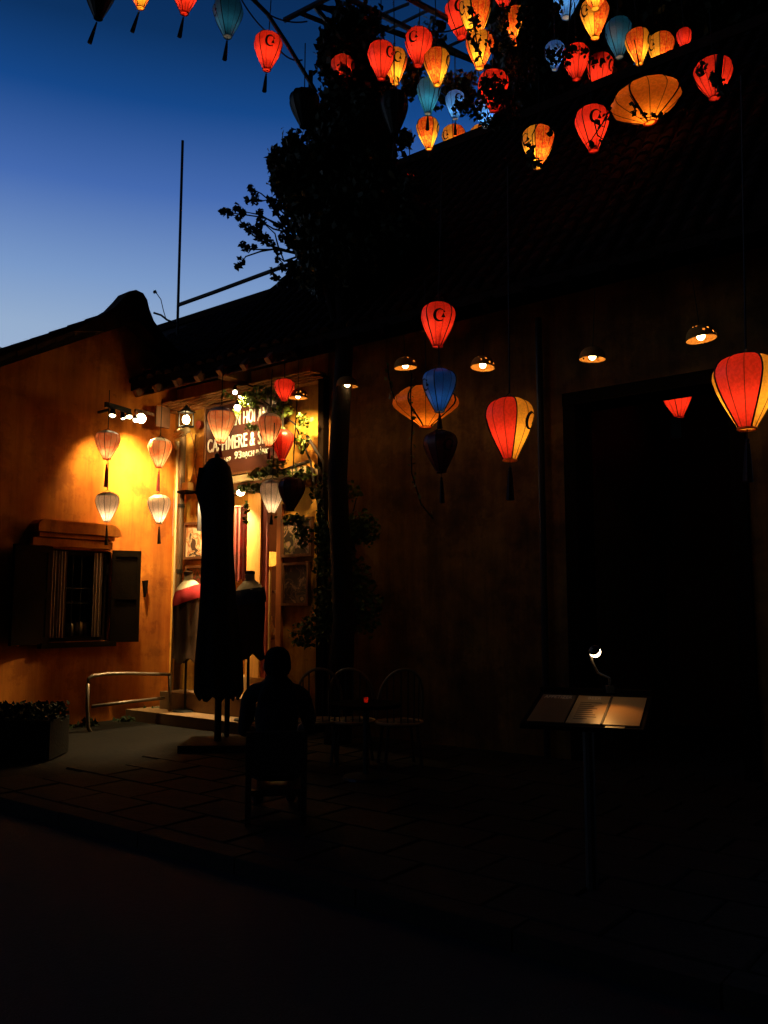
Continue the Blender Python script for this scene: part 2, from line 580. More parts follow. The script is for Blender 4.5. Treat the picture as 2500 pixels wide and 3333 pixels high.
# lintel over the window: stepped cornice with a tiled top
a = GABLE.hit(122, 1700, .2); b = GABLE.hit(392, 1735, .2)
LX0, LX1 = a.x, b.x
lz1 = GABLE.hit(255, 1700, .2).z; lz0 = GABLE.hit(255, 1782, .1).z
hh = lz1 - lz0
lt = Thing('window_lintel', 'stepped plaster cornice above the shuttered window', 'cornice', GABLE, (LX0, 0, lz0))
q = MB(); q.prism([(LX0, lz0 + hh * .52), (LX1, lz0 + hh * .52), (LX1 - .02, lz1 - .06), (LX1 - .12, lz1), (LX0 + .05, lz1), (LX0, lz1 - .05)], -.24, -.002)
lt.part('hood', q, ochre)
q = MB(); q.box(LX0 + .05, LX1 - .06, -.17, -.002, lz0 + hh * .34, lz0 + hh * .50)
lt.part('fillet', q, ochre)
q = MB(); q.box(LX0 + .0, LX1 - .06, -.12, -.002, lz0, lz0 + hh * .30)
lt.part('bed_mould', q, ochre)

# window with shutters
win = Thing('shuttered_window', 'dark wooden window with open black shutters in the orange wall', 'window', GABLE, (WX0, 0, WZ0))
q = MB()
fw = .07
q.box(WX0 + .003, WX0 + fw, .04, .14, WZ0 + .003, WZ1 - .003); q.box(WX1 - fw, WX1 - .003, .04, .14, WZ0 + .003, WZ1 - .003)
q.box(WX0 + fw, WX1 - fw, .04, .14, WZ1 - fw, WZ1 - .003); q.box(WX0 + fw, WX1 - fw, .04, .14, WZ0 + .003, WZ0 + fw)
win.part('frame', q, blackwood)
q = MB(); q.box(WX0 - .12, WX1 + .06, -.10, .03, WZ0 - .07, WZ0 - .003)
win.part('sill', q, blackwood)
for zz in (.42, .58):
    z = WZ0 + (WZ1 - WZ0) * zz
    q = MB(); q.tube([(WX0 + fw, .09, z), (WX1 - fw, .09, z)], .011, 6)
    win.part('iron_bar', q, black)
for k in range(1, 7):
    x = WX0 + (WX1 - WX0) * k / 7
    q = MB(); q.tube([(x, .09, WZ0 + fw), (x, .09, WZ1 - fw)], .008, 6)
    win.part('iron_bar', q, black)
q = MB(); q.box(WX0 - .5, WX1 + 1.65, 1.3, 1.34, WZ0 - .5, WZ1 + .3)
q.box(WX0 - .45, WX1 + 1.6, TH + .003, 1.3, WZ0 - .5, WZ0 - .44)
q.box(WX0 - .5, WX0 - .45, TH + .003, 1.3, WZ0 - .5, WZ1 + .3); q.box(WX1 + 1.6, WX1 + 1.65, TH + .003, 1.3, WZ0 - .5, WZ1 + .3); q.box(WX0 - .45, WX1 + 1.6, TH + .003, 1.3, WZ1 + .25, WZ1 + .3)
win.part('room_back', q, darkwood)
for (x0, x1) in ((160, 184), (188, 214), (302, 330)):
    xa = GABLE.hit(x0, 1950, -.02).x; xb = GABLE.hit(x1, 1950, -.02).x
    q = MB(); n = 9
    vs = []
    for i in range(n):
        x = xa + (xb - xa) * i / (n - 1); y = .02 + .012 * math.sin(i * 2.1)
        vs += [(x, y, WZ0 + .05), (x, y, WZ1 - .02), (x, y + .004, WZ0 + .05), (x, y + .004, WZ1 - .02)]
    fs = []
    for i in range(n - 1):
        a_ = i * 4
        fs += [(a_, a_ + 4, a_ + 5, a_ + 1), (a_ + 2, a_ + 3, a_ + 7, a_ + 6)]
    q.add(vs, fs)
    win.part('curtain', q, curtain)


def shutter(xh, xe, yopen):
    """hinged at xh on the wall, free edge at xe standing yopen off the wall"""
    h = Vector((xh, -.03, 0)); e = Vector((xe, -.03 - yopen, 0)); d = (e - h); L = d.length; d.normalize(); nrm_ = Vector((-d.y, d.x, 0))
    z0, z1 = WZ0 - .02, WZ1 + .02

    def bx(a, b, za, zb, t):
        m = MB(); c = h + d * ((a + b) / 2) * L; c.z = (za + zb) / 2
        m.obox(c, d * (b - a) / 2 * L, nrm_ * t / 2, Vector((0, 0, (zb - za) / 2)))
        return m
    st = None
    f = MB()
    for m in (bx(0, .13, z0, z1, .045), bx(.87, 1, z0, z1, .045), bx(.13, .87, z1 - .08, z1, .045), bx(.13, .87, z0, z0 + .08, .045), bx(.13, .87, (z0 + z1) / 2 - .045, (z0 + z1) / 2 + .045, .045)):
        f.add(m.v, m.f)
    s_ = win.part('shutter', f, blackwood)
    win.part('shutter_panel', bx(.13, .87, z0 + .08, (z0 + z1) / 2 - .045, .02), blackwood, s_)
    win.part('shutter_panel', bx(.13, .87, (z0 + z1) / 2 + .045, z1 - .08, .02), blackwood, s_)


shutter(WX0, GABLE.hit(38, 1950, .15).x, .12)
shutter(WX1, GABLE.hit(449, 1950, .15).x, .16)
for i, (px, h_, w_, lab) in enumerate(((228, .17, .052, 'leftmost dark jar standing inside the window'), (256, .19, .056, 'taller middle jar standing inside the window'), (283, .18, .05, 'rightmost narrow jar standing inside the window'))):
    c = GABLE.hit(px, 2078, -.12)
    jz = WZ0 + fw + .0015
    t = Thing('jar', lab, 'jar', GABLE, (c.x, .2, jz), group='jars inside the shuttered window')
    q = MB(); q.lathe([(w_, 0), (w_, h_ * .8), (w_ * .7, h_ * .9), (w_ * .7, h_ * .92)], (c.x, .2 - .06, jz), 12, cap=True)
    t.part('body', q, jar_m, smooth=True)
    q = MB(); q.lathe([(w_ * .8, h_ * .92), (w_ * .8, h_)], (c.x, .2 - .06, jz), 12, cap=True)
    t.part('lid', q, clay)
c = GABLE.hit(165, 2074, -.02)
t = Thing('glass_lamp', 'small glass oil lamp glinting in the window corner', 'lamp', GABLE, (c.x, .04, WZ0 + .0715))
zz = WZ0 + .0715
q = MB(); q.lathe([(.03, 0), (.035, .03), (.015, .07), (.03, .10), (.03, .16), (.018, .2)], (c.x + .02, .10, zz), 12, cap=True); t.part('glass', q, jar_m, smooth=True)
q = MB(); q.ball((c.x + .02, .065, zz + .025), .010); t.part('flame', q, emit('glass_glint', (1, .6, .2), 2))  # glowing bead on the glass front, its glint put in as emission
# iron peg in the wall right of the window
q = MB(); c = GABLE.hit(468, 1915)
q.prism([(c.x - .035, c.z + .10), (c.x + .035, c.z + .11), (c.x + .02, c.z - .05), (c.x, c.z - .12)], -.05, -.001)
single('wall_peg', 'small dark wedge shaped peg on the orange wall beside the shutter', 'peg', q, blackwood, GABLE, (c.x, 0, c.z))

# ------------------------------------------------------------------ shop house (long front on the right)
sh = Thing('shop_house', 'long yellow shop house with tiled roof and lamps under its eave', 'house', SHOP)
X_END = SHOP.hit(3000, 1985).x
EZ = 4.62                                   # eave height at the wall
dx0 = SHOP.hit(752, 1985).x; dx1 = SHOP.hit(806, 1985).x    # first leaf of the doorway
cx1 = SHOP.hit(866, 1985).x; dx2 = SHOP.hit(907, 1985).x    # post between, second leaf
DZ1 = SHOP.hit(780, 1596).z; DZ0 = .66
ox0 = SHOP.hit(1852, 1985).x; ox1 = SHOP.hit(2455, 1985).x; OZ = SHOP.hit(2210, 1268).z + .13
sx = SHOP.hit(1062, 1985).x
mb = MB()
mb.box(0.003, dx0, 0, .3, -.05, EZ)
mb.box(dx0, dx2, 0, .3, DZ1, EZ)
mb.box(dx2, sx, 0, .3, -.05, EZ)
mb.box(dx0, dx2, .002, .3, -.05, DZ0 - .2)
sh.part('front_wall', mb, amber, label='bright yellow plaster round the shop door')
mb = MB()
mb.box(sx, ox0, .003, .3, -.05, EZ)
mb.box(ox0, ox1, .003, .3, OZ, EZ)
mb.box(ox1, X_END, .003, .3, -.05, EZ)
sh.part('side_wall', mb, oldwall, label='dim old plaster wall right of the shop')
mb = MB(); mb.box(ox0 + .003, ox0 + .13, -.04, .34, 0, OZ - .13); sh.part('opening_post', mb, blackwood)
mb = MB(); mb.box(ox1 - .13, ox1 - .003, -.04, .34, 0, OZ - .13); sh.part('opening_post', mb, blackwood)
mb = MB(); mb.box(ox0 + .003, ox1 - .003, -.05, .34, OZ - .128, OZ - .003); sh.part('opening_beam', mb, blackwood)
# porch behind the wide opening and room behind the door
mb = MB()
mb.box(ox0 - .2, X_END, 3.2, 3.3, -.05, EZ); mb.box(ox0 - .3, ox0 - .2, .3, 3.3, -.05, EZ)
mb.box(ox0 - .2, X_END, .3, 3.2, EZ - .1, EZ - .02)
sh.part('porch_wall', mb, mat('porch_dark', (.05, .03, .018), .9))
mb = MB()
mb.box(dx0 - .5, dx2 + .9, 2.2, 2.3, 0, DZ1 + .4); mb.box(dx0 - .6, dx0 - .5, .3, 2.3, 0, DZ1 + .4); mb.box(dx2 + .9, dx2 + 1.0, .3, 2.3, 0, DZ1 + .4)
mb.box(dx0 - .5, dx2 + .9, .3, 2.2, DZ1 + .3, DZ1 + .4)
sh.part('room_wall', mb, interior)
mb = MB(); mb.box(dx0, dx2, .02, .3, DZ0 - .2, DZ0 - .003); mb.box(dx0 - .5, dx2 + .9, .3, 2.2, DZ0 - .2, DZ0 - .003)
sh.part('room_floor', mb, mat('floor_tile', (.42, .25, .10), .5, scale=6, bump=.1))
# door posts
mb = MB(); mb.box(dx1, cx1 - .09, -.03, .03, DZ0, DZ1 - .003)
sh.part('door_post', mb, mat('post_orange', (.62, .27, .05), .6, scale=4, bump=.15, stretch=(8, 8, 1)))
mb = MB(); mb.box(cx1 - .086, cx1, .0, .04, DZ0, DZ1 - .003)
sh.part('door_leaf', mb, mat('door_red', (.22, .035, .02), .55, scale=4, bump=.2))
mb = MB(); mb.box(dx2 - .004, dx2 + .085, -.05, -.002, DZ0 - .3, DZ1 - .25)
sh.part('door_jamb', mb, mat('jamb_red', (.42, .13, .03), .55, scale=4, bump=.2))
mb = MB(); mb.box(dx0 - .1, dx0 - .003, -.05, -.002, DZ0, DZ1)
sh.part('door_jamb', mb, brownwood)
# ledge over the door
l0 = SHOP.hit(742, 1548, .2); l1 = SHOP.hit(1000, 1500, .2)
lz = SHOP.hit(800, 1545, .2).z
mb = MB(); mb.box(l0.x - .5, l1.x, -.22, -.002, lz - .08, lz)
sh.part('door_ledge', mb, plaster_w)
mb = MB(); mb.box(l0.x - .45, l1.x - .06, -.15, -.002, lz - .22, lz - .083)
sh.part('door_ledge', mb, brownwood)
# steps
for i, z in enumerate((.22, .44)):
    n0 = .75 - i * .34
    mb = MB(); mb.box(.35, dx2 + .5, -n0, -.004 if i else -.004, 0 if i == 0 else .222, z)
    if i == 0:
        mb = MB(); mb.box(.1, dx2 + .7, -.75, -.004, .0, .22)
    sh.part('step', mb, mat('step_stone', (.22, .13, .06), .8, scale=7, bump=.4))
# post at the end of the shop front and a pipe further right
mb = MB(); a = SHOP.hit(1048, 1985).x; b = SHOP.hit(1066, 1985).x
mb.box(a, b, -.10, -.001, 0, EZ - .3)
sh.part('corner_post', mb, blackwood)
mb = MB(); a = SHOP.hit(1772, 1985, .06).x
mb.tube([(a, -.06, 0), (a, -.06, EZ - .2)], .035, 8)
sh.part('drain_pipe', mb, black)
# roof: eave in front, ridges behind
RY = 3.2
q1 = SHOP.hit(1300, 547, -RY); q2 = SHOP.hit(1940, 262, -RY); RZ = (q1.z + q2.z) / 2
q3 = SHOP.hit(600, 1040, -RY); q4 = SHOP.hit(900, 943, -RY); RZL = (q3.z + q4.z) / 2
rx = SHOP.hit(1262, 560, -RY).x
OV = .75
ez = EZ - .05


def roof_part(x0, x1, rz, name, label):
    m = MB(); t = .12
    front = Vector((0, -OV, ez)); back = Vector((0, RY, rz))
    m.add([(x0, -OV, ez), (x1, -OV, ez), (x1, RY, rz), (x0, RY, rz), (x0, -OV, ez - t), (x1, -OV, ez - t), (x1, RY, rz - t), (x0, RY, rz - t)],
          [(0, 1, 2, 3), (4, 7, 6, 5), (0, 4, 5, 1), (1, 5, 6, 2), (2, 6, 7, 3), (3, 7, 4, 0)])
    m.add([(x0, RY, rz), (x1, RY, rz), (x1, RY * 2, ez), (x0, RY * 2, ez), (x0, RY, rz - t), (x1, RY, rz - t), (x1, RY * 2, ez - t), (x0, RY * 2, ez - t)],
          [(0, 1, 2, 3), (4, 7, 6, 5), (0, 4, 5, 1), (1, 5, 6, 2), (2, 6, 7, 3), (3, 7, 4, 0)])
    return sh.part(name, m, clay, label=label)


r_hi = roof_part(rx, X_END, RZ - .10, 'roof', 'higher tiled roof on the right')
r_lo = roof_part(-8, rx - .004, RZL - .10, 'roof', 'lower tiled roof above the shop sign')
mb = MB(); mb.box(rx - .05, X_END, RY - .12, RY + .12, RZ - .14, RZ)
sh.part('ridge', mb, clay, r_hi)
mb = MB(); mb.box(-8, rx - .06, RY - .12, RY + .12, RZL - .14, RZL)
sh.part('ridge', mb, clay, r_lo)
# gable end wall of the higher roof where it steps up
mb = MB(); mb.add([(rx + .02, -OV + .2, ez - .1), (rx + .02, RY, RZ - .2), (rx + .02, RY * 2 - .2, ez - .1), (rx + .2, -OV + .2, ez - .1), (rx + .2, RY, RZ - .2), (rx + .2, RY * 2 - .2, ez - .1)],
                  [(0, 1, 2), (3, 5, 4), (0, 3, 4, 1), (1, 4, 5, 2), (2, 5, 3, 0)])
sh.part('end_wall', mb, oldwall)
# ridge end blocks seen against the sky
a = SHOP.hit(1248, 500, -RY); b = SHOP.hit(1285, 520, -RY)
mb = MB(); mb.prism([(a.x - .12, RZ - .3), (a.x + .05, RZ - .3), (a.x, RZ + .22), (a.x - .14, RZ + .26)], RY - .1, RY + .1)
mb.prism([(a.x + .05, RZ - .2), (a.x + .34, RZ - .2), (a.x + .34, RZ + .06), (a.x + .18, RZ + .12), (a.x + .05, RZ + .02)], RY - .09, RY + .09)
sh.part('ridge_ornament', mb, clay, r_hi)
# roof tiles: lowest courses singly, the rest of the visible slopes joined
tile = MB()
n = 6
vs = []
for (y, rr) in ((0, .075), (.30, .062)):
    for k in range(n + 1):
        t_ = math.pi * k / n
        vs.append((rr * math.cos(t_), y, rr * math.sin(t_) * .8))
tile.add(vs, [(k, k + 1, k + n + 2, k + n + 1) for k in range(n)])
tile.add([(.075 * math.cos(math.pi * k / n), 0, .06 * math.sin(math.pi * k / n)) for k in range(n + 1)], [tuple(range(n + 1))])
tile_me = tile.mesh('roof_tile'); tile_me.materials.append(clay)


def slope_tiles(x0, x1, rz, parent, singles):
    ang = math.atan2(rz - ez, RY + OV); L = math.hypot(rz - ez, RY + OV)
    m = MB(); cnt = 0
    nrow = int(L / .26)
    for r_ in range(nrow):
        for i in range(int((x1 - x0) / .19)):
            x = x0 + .1 + i * .19
            d = r_ * .26 - .03
            yy = -OV + d * math.cos(ang); zz = ez + d * math.sin(ang) + .004 + random.uniform(-.008, .008)
            if cnt < singles:
                o = bpy.data.objects.new('roof_tile', tile_me); COL.objects.link(o); o.parent = parent
                o.location = (x, yy, zz); o.rotation_euler = (ang - .05, random.uniform(-.05, .05), random.uniform(-.03, .03))
                cnt += 1
            else:
                R_ = Matrix.Translation((x, yy, zz)) @ Matrix.Rotation(ang - .05, 4, 'X')
                m.add([R_ @ Vector(v) for v in tile.v], tile.f)
    o = sh.part('roof_tiles', m, clay, parent, kind='stuff')


slope_tiles(-2.9, rx - .01, RZL - .1, r_lo, 130)
slope_tiles(rx + .01, X_END - .8, RZ - .1, r_hi, 160)
# rafters under the eave, and the fascia
ang = math.atan2(RZ - ez, RY + OV); angl = math.atan2(RZL - ez, RY + OV)
for i in range(int(X_END / .42)):
    x = .15 + i * .42
    a_ = angl if x < rx else ang
    q = MB(); L = OV + .1
    c = Vector((x, -OV / 2 - .02, ez - .17 + (OV / 2) * math.tan(a_)))
    q.obox(c, (.035, 0, 0), (0, math.cos(a_) * L / 2 / math.cos(a_) * .95, math.sin(a_) * L / 2 / math.cos(a_) * .95), (0, -math.sin(a_) * .045, math.cos(a_) * .045))
    sh.part('rafter', q, brownwood if x < 2.7 else blackwood)  # rafters past the shop take a darker colour in place of shade

soff = mat('soffit_board', (.36, .16, .05), .85, scale=5, bump=.5, stretch=(1, 8, 8), col2=(.14, .055, .018))
for k in range(5):
    y0 = -OV + .06 + k * (OV - .06) / 5; y1 = y0 + (OV - .06) / 5 - .008
    za, zb = (ez - .245 + (y + OV) * math.tan(angl) for y in (y0, y1))
    for j in range(3):
        q = MB(); x0 = .02 + j * .95 + (k % 2) * .12; x1 = x0 + .94
        q.add([(x0, y0, za), (x1, y0, za + random.uniform(-.006, .006)), (x1, y1, zb), (x0, y1, zb), (x0, y0, za + .02), (x1, y0, za + .02), (x1, y1, zb + .02), (x0, y1, zb + .02)],
              [(0, 3, 2, 1), (4, 5, 6, 7), (0, 1, 5, 4), (1, 2, 6, 5), (2, 3, 7, 6), (3, 0, 4, 7)])
        sh.part('soffit_board', q, soff)
# corbelled brick courses under the eave
brick_m = mat('brick_ochre', (.42, .20, .06), .9, scale=8, bump=.6, col2=(.16, .06, .02))
bz0 = SHOP.hit(620, 1336, .05).z
nco = 5
bh = (ez - .20 - bz0) / nco
bmes = []
for k in range(4):
    q = MB(); a_, h_ = .112, bh / 2 - .006
    q.v = [(x + random.uniform(-.006, .006), y, z + random.uniform(-.005, .005)) for x, y, z in [(x, y, z) for x in (-a_, a_) for y in (-.09, .07) for z in (-h_, h_)]]
    q.f = [(0, 1, 3, 2), (4, 6, 7, 5), (0, 4, 5, 1), (2, 3, 7, 6), (0, 2, 6, 4), (1, 5, 7, 3)]; q.mi = [0] * 6
    me = q.mesh('brick'); me.materials.append(brick_m); bmes.append(me)
for r_ in range(nco):
    for i in range(12):
        o = bpy.data.objects.new('brick', random.choice(bmes)); COL.objects.link(o); o.parent = sh.e
        o.location = (.12 + i * .235 + (.11 if r_ % 2 else 0), -.03 - r_ * .035 + random.uniform(-.012, .012), bz0 + (r_ + .5) * bh)
        o.rotation_euler = (0, random.uniform(-.02, .02), random.uniform(-.03, .03))
# sign over the shop
sg0 = SHOP.hit(671, 1420, .12); sg1 = SHOP.hit(905, 1400, .12)
sz0 = SHOP.hit(680, 1550, .12).z; sz1 = SHOP.hit(680, 1330, .12).z
sgn = Thing('shop_sign', 'brown shop sign with white letters above the door', 'sign', SHOP, (sg0.x, 0, sz0))
q = MB(); q.box(sg0.x, sg1.x, -.12, -.05, sz0, sz1)
sgn.part('board', q, signbrown)
q = MB(); q.box(sg0.x - .03, sg0.x - .002, -.135, -.045, sz0 - .03, sz1 + .03); q.box(sg1.x + .002, sg1.x + .03, -.135, -.045, sz0 - .03, sz1 + .03)
q.box(sg0.x, sg1.x, -.135, -.045, sz0 - .03, sz0 - .002); q.box(sg0.x, sg1.x, -.135, -.045, sz1 + .002, sz1 + .03)
sgn.part('frame', q, brownwood)


def text_mesh(txt, bold=.0):
    c = bpy.data.curves.new('txt', 'FONT'); c.body = txt; c.size = 1; c.offset = bold; c.space_character = 1.06; c.extrude = .01; c.resolution_u = 3
    o = bpy.data.objects.new('txt', c); COL.objects.link(o)
    dg = bpy.context.evaluated_depsgraph_get()
    me = bpy.data.meshes.new_from_object(o.evaluated_get(dg))
    bpy.data.objects.remove(o)
    return me


def sign_text(txt, pxa, pxb, pyb, pyt, bold, name='lettering', stretch=None):
    me = text_mesh(txt, bold)
    co = np.empty(len(me.vertices) * 3); me.vertices.foreach_get('co', co); co = co.reshape(-1, 3)
    x0, x1 = co[:, 0].min(), co[:, 0].max()
    cap = .73
    a = SHOP.hit(pxa, pyb, .12); b = SHOP.hit(pxb, pyb, .12)
    zb = a.z; zt = SHOP.hit(pxa, pyt, .12).z
    v = np.empty_like(co)
    v[:, 0] = a.x + (co[:, 0] - x0) / (x1 - x0) * (b.x - a.x) - sgn.base.x
    v[:, 2] = zb + co[:, 1] / cap * (zt - zb) - sgn.base.z
    v[:, 1] = -.126 - co[:, 2] * .5
    me.vertices.foreach_set('co', v.reshape(-1)); me.update()
    me.name = name
    me.materials.clear(); me.materials.append(signwhite)
    o = bpy.data.objects.new(name, me); COL.objects.link(o); o.parent = sgn.e
    return o


sign_text('EN HỘI AN', 757, 872, 1386, 1344, .004)
sign_text('CASHMERE & SILK', 676, 893, 1474, 1430, .010)
sign_text('169', 731, 751, 1504, 1488, 0)
sign_text('93', 764, 787, 1494, 1470, .008)
sign_text('BẠCH ĐẰNG', 791, 876, 1489, 1471, -.004)


def picture(pxa, pxb, pyt, pyb, label, pal, seed):
    a = SHOP.hit(pxa, pyb, .06); b = SHOP.hit(pxb, pyb, .06)
    z0 = a.z; z1 = SHOP.hit(pxa, pyt, .06).z
    t = Thing('framed_picture', label, 'picture', SHOP, (a.x, 0, z0), group='pictures beside the shop door')
    f = .035
    q = MB(); q.box(a.x, b.x, -.06, -.003, z0, z0 + f); q.box(a.x, b.x, -.06, -.003, z1 - f, z1)
    q.box(a.x, a.x + f, -.06, -.003, z0 + f, z1 - f); q.box(b.x - f, b.x, -.06, -.003, z0 + f, z1 - f)
    t.part('frame', q, brownwood)
    m = bpy.data.materials.new('picture_print'); m.use_nodes = True
    n_, l_ = m.node_tree.nodes, m.node_tree.links
    bs = n_['Principled BSDF']; bs.inputs['Roughness'].default_value = .4
    tcn = n_.new('ShaderNodeTexCoord'); vo = n_.new('ShaderNodeTexNoise'); vo.inputs['Scale'].default_value = 3.6; vo.inputs['Distortion'].default_value = 2.5; vo.inputs['Detail'].default_value = 3
    mp = n_.new('ShaderNodeMapping'); mp.inputs['Location'].default_value = (seed, seed * 2, 0)
    rp = n_.new('ShaderNodeValToRGB'); rp.color_ramp.interpolation = 'CONSTANT'
    while len(rp.color_ramp.elements) < len(pal):
        rp.color_ramp.elements.new(.5)
    for i, (e, c) in enumerate(zip(rp.color_ramp.elements, pal)):
        e.position = 0 if i == 0 else .36 + .28 * i / len(pal); e.color = (*c, 1)
    l_.new(tcn.outputs['Object'], mp.inputs[0]); l_.new(mp.outputs[0], vo.inputs['Vector']); l_.new(vo.outputs['Fac'], rp.inputs[0]); l_.new(rp.outputs[0], bs.inputs['Base Color'])
    q = MB(); q.box(a.x + f, b.x - f, -.035, -.004, z0 + f, z1 - f)
    t.part('print', q, m)


picture(594, 672, 1702, 1822, 'pale picture with dark swirling shapes on the yellow wall, above a darker one', [(.05, .03, .02), (.6, .45, .25), (.45, .16, .05), (.66, .5, .3)], 1)
picture(600, 668, 1842, 1972, 'dark framed picture partly behind the red shawl, left of the door', [(.05, .03, .02), (.12, .06, .03), (.3, .05, .03), (.07, .05, .03)], 5)
picture(912, 1012, 1690, 1815, 'picture of leaves and flowers, upper one right of the door', [(.04, .03, .02), (.25, .2, .08), (.5, .3, .2), (.06, .05, .02)], 9)
picture(914, 1002, 1832, 1972, 'dark mottled picture, lower one right of the door', [(.04, .03, .02), (.14, .09, .05), (.06, .04, .03), (.3, .2, .12)], 14)

# ------------------------------------------------------------------ fittings on the corner
q = MB(); c = SHOP.hit(565, 1985, .05)
q.tube([(c.x, -.05, 0.05), (c.x, -.05, SHOP.hit(565, 1440, .05).z)], .018, 8)
single('wall_conduit', 'thin pale conduit running down the house corner', 'pipe', q, pipe_w, SHOP, (c.x, 0, 0), smooth=True)
c = SHOP.hit(582, 1985, .07)
t = Thing('drain_pipe', 'thick drain pipe down the corner beside the pale conduit', 'pipe', SHOP, (c.x, 0, 0))
q = MB(); q.tube([(c.x, -.075, .05), (c.x, -.075, SHOP.hit(582, 1415, .07).z)], .042, 10); t.part('pipe', q, mat('pipe_brown', (.10, .055, .025), .5), smooth=True)
for z in (1.0, 2.0, 2.9):
    q = MB(); q.lathe([(.05, 0), (.05, .05)], (c.x, -.075, z), 10, cap=True); t.part('bracket', q, black)
# lamp bracket with a box lantern
c0 = SHOP.hit(546, 1412, .35); c1 = SHOP.hit(612, 1400, .35)
t = Thing('wall_lantern', 'glowing box lantern on a bent metal bracket at the house corner', 'lantern', SHOP, (c1.x, 0, c1.z))
q = MB(); q.tube([(c0.x + .05, -.25, c0.z), (c0.x + .25, -.33, c0.z + .01), (c1.x, -.35, c1.z)], .04, 8); t.part('arm', q, pipe_w, smooth=True)
b0 = SHOP.hit(572, 1462, .1); q = MB(); q.tube([(b0.x, -.08, b0.z), (b0.x + .1, -.2, b0.z + .12), (c1.x - .04, -.35, c1.z - .05)], .02, 6); t.part('brace', q, pipe_w, smooth=True)
lx = SHOP.hit(606, 1366, .35)
for dz, hw in ((-.105, .075), (.095, .085)):
    q = MB(); q.box(lx.x - hw, lx.x + hw, -.35 - hw, -.35 + hw, lx.z + dz, lx.z + dz + .018); t.part('frame', q, black)
for ix in (-1, 1):
    for iy in (-1, 1):
        q = MB(); q.box(lx.x + ix * .066 - .006, lx.x + ix * .066 + .006, -.35 + iy * .066 - .006, -.35 + iy * .066 + .006, lx.z - .086, lx.z + .094); t.part('post', q, black)
q = MB(); q.ball((lx.x, -.35, lx.z), .05, 12, 8, sz=1.3); t.part('bulb', q, emit('lantern_bulb', (1, .74, .34), 36))
q = MB(); q.lathe([(.09, .113), (.03, .17), (.012, .2)], (lx.x, -.35, lx.z), 8, cap=True); t.part('cap', q, black)
spot('lantern_fill', SHOP.w((lx.x + .02, -.43, lx.z - .03)), SHOP.w(SHOP.hit(640, 1490)), 110, 100, (1, .74, .34), .8, .03, parent=t.e)  # added spot, brightens the yellow wall without reaching the orange one
# dark board hanging from the eave corner
a = GABLE.hit(504, 1333, .25); b = GABLE.hit(549, 1333, .25)
q = MB(); q.box(a.x, b.x, -.29, -.25, GABLE.hit(525, 1392, .25).z, GABLE.hit(525, 1325, .25).z)
single('hanging_board', 'dark wooden board hanging on the corner above the right lantern chain', 'board', q, brownwood, GABLE, (a.x, 0, a.z))
# meter box, red bell and loose wires on the yellow wall
c = SHOP.hit(605, 1592, .1)
t = Thing('meter_box', 'small box with a dark shelf on the yellow wall', 'box', SHOP, (c.x, 0, c.z))
q = MB(); q.box(c.x - .06, c.x + .07, -.12, -.002, c.z - .02, c.z + .09); t.part('case', q, mat('case_ochre', (.5, .26, .07), .6))
q = MB(); q.box(c.x - .10, c.x + .09, -.17, -.002, c.z - .055, c.z - .023); t.part('shelf', q, blackwood)
c = SHOP.hit(640, 1380, .1); q = MB(); q.lathe([(.055, 0), (.055, .05)], (0, 0, 0), 14, cap=True)
q.v = [(v[0] + c.x, -.02 - v[2], v[1] + c.z) for v in q.v]
single('wall_bell', 'small red disc bell on the wall beside the box lantern', 'bell', q, mat('bell_red', (.25, .04, .02), .5), SHOP, (c.x, 0, c.z))
for i, pts in enumerate(([(622, 1410), (640, 1480), (628, 1540), (614, 1600)], [(636, 1412), (632, 1490), (640, 1555), (664, 1540)])):
    q = MB(); q.tube([SHOP.hit(x, y, .02) for x, y in pts], .007, 5)
    single('loose_wire', ('loose wire dangling from the box lantern straight to the meter box', 'loose wire looping sideways on the yellow wall')[i], 'wire', q, mat('wire_brown', (.2, .09, .03), .6), SHOP, SHOP.hit(*pts[0], .02))

# ------------------------------------------------------------------ track lights on the orange wall
WARM = (1, .70, .28)
tr = Thing('track_light', 'black track of spotlights high on the orange wall', 'spotlight', GABLE, GABLE.hit(384, 1330, .45))
a = GABLE.hit(343, 1316, .45); b = GABLE.hit(424, 1340, .45)
q = MB(); dd = (b - a); q.obox((a + b) / 2, dd / 2, Vector((0, .025, 0)), Vector((0, 0, .032))); tr.part('track_bar', q, black)
q = MB(); q.box((a.x + b.x) / 2 - .015, (a.x + b.x) / 2 + .015, -.45, 0, a.z - .02, a.z + .01); tr.part('wall_arm', q, black)
a2 = GABLE.hit(440, 1336, .4); b2 = GABLE.hit(500, 1350, .4)
q = MB(); q.obox((a2 + b2) / 2, (b2 - a2) / 2, Vector((0, .02, 0)), Vector((0, 0, .02))); tr.part('track_bar', q, brownwood)
bulb_spot = emit('spot_face', (1, .80, .45), 22)


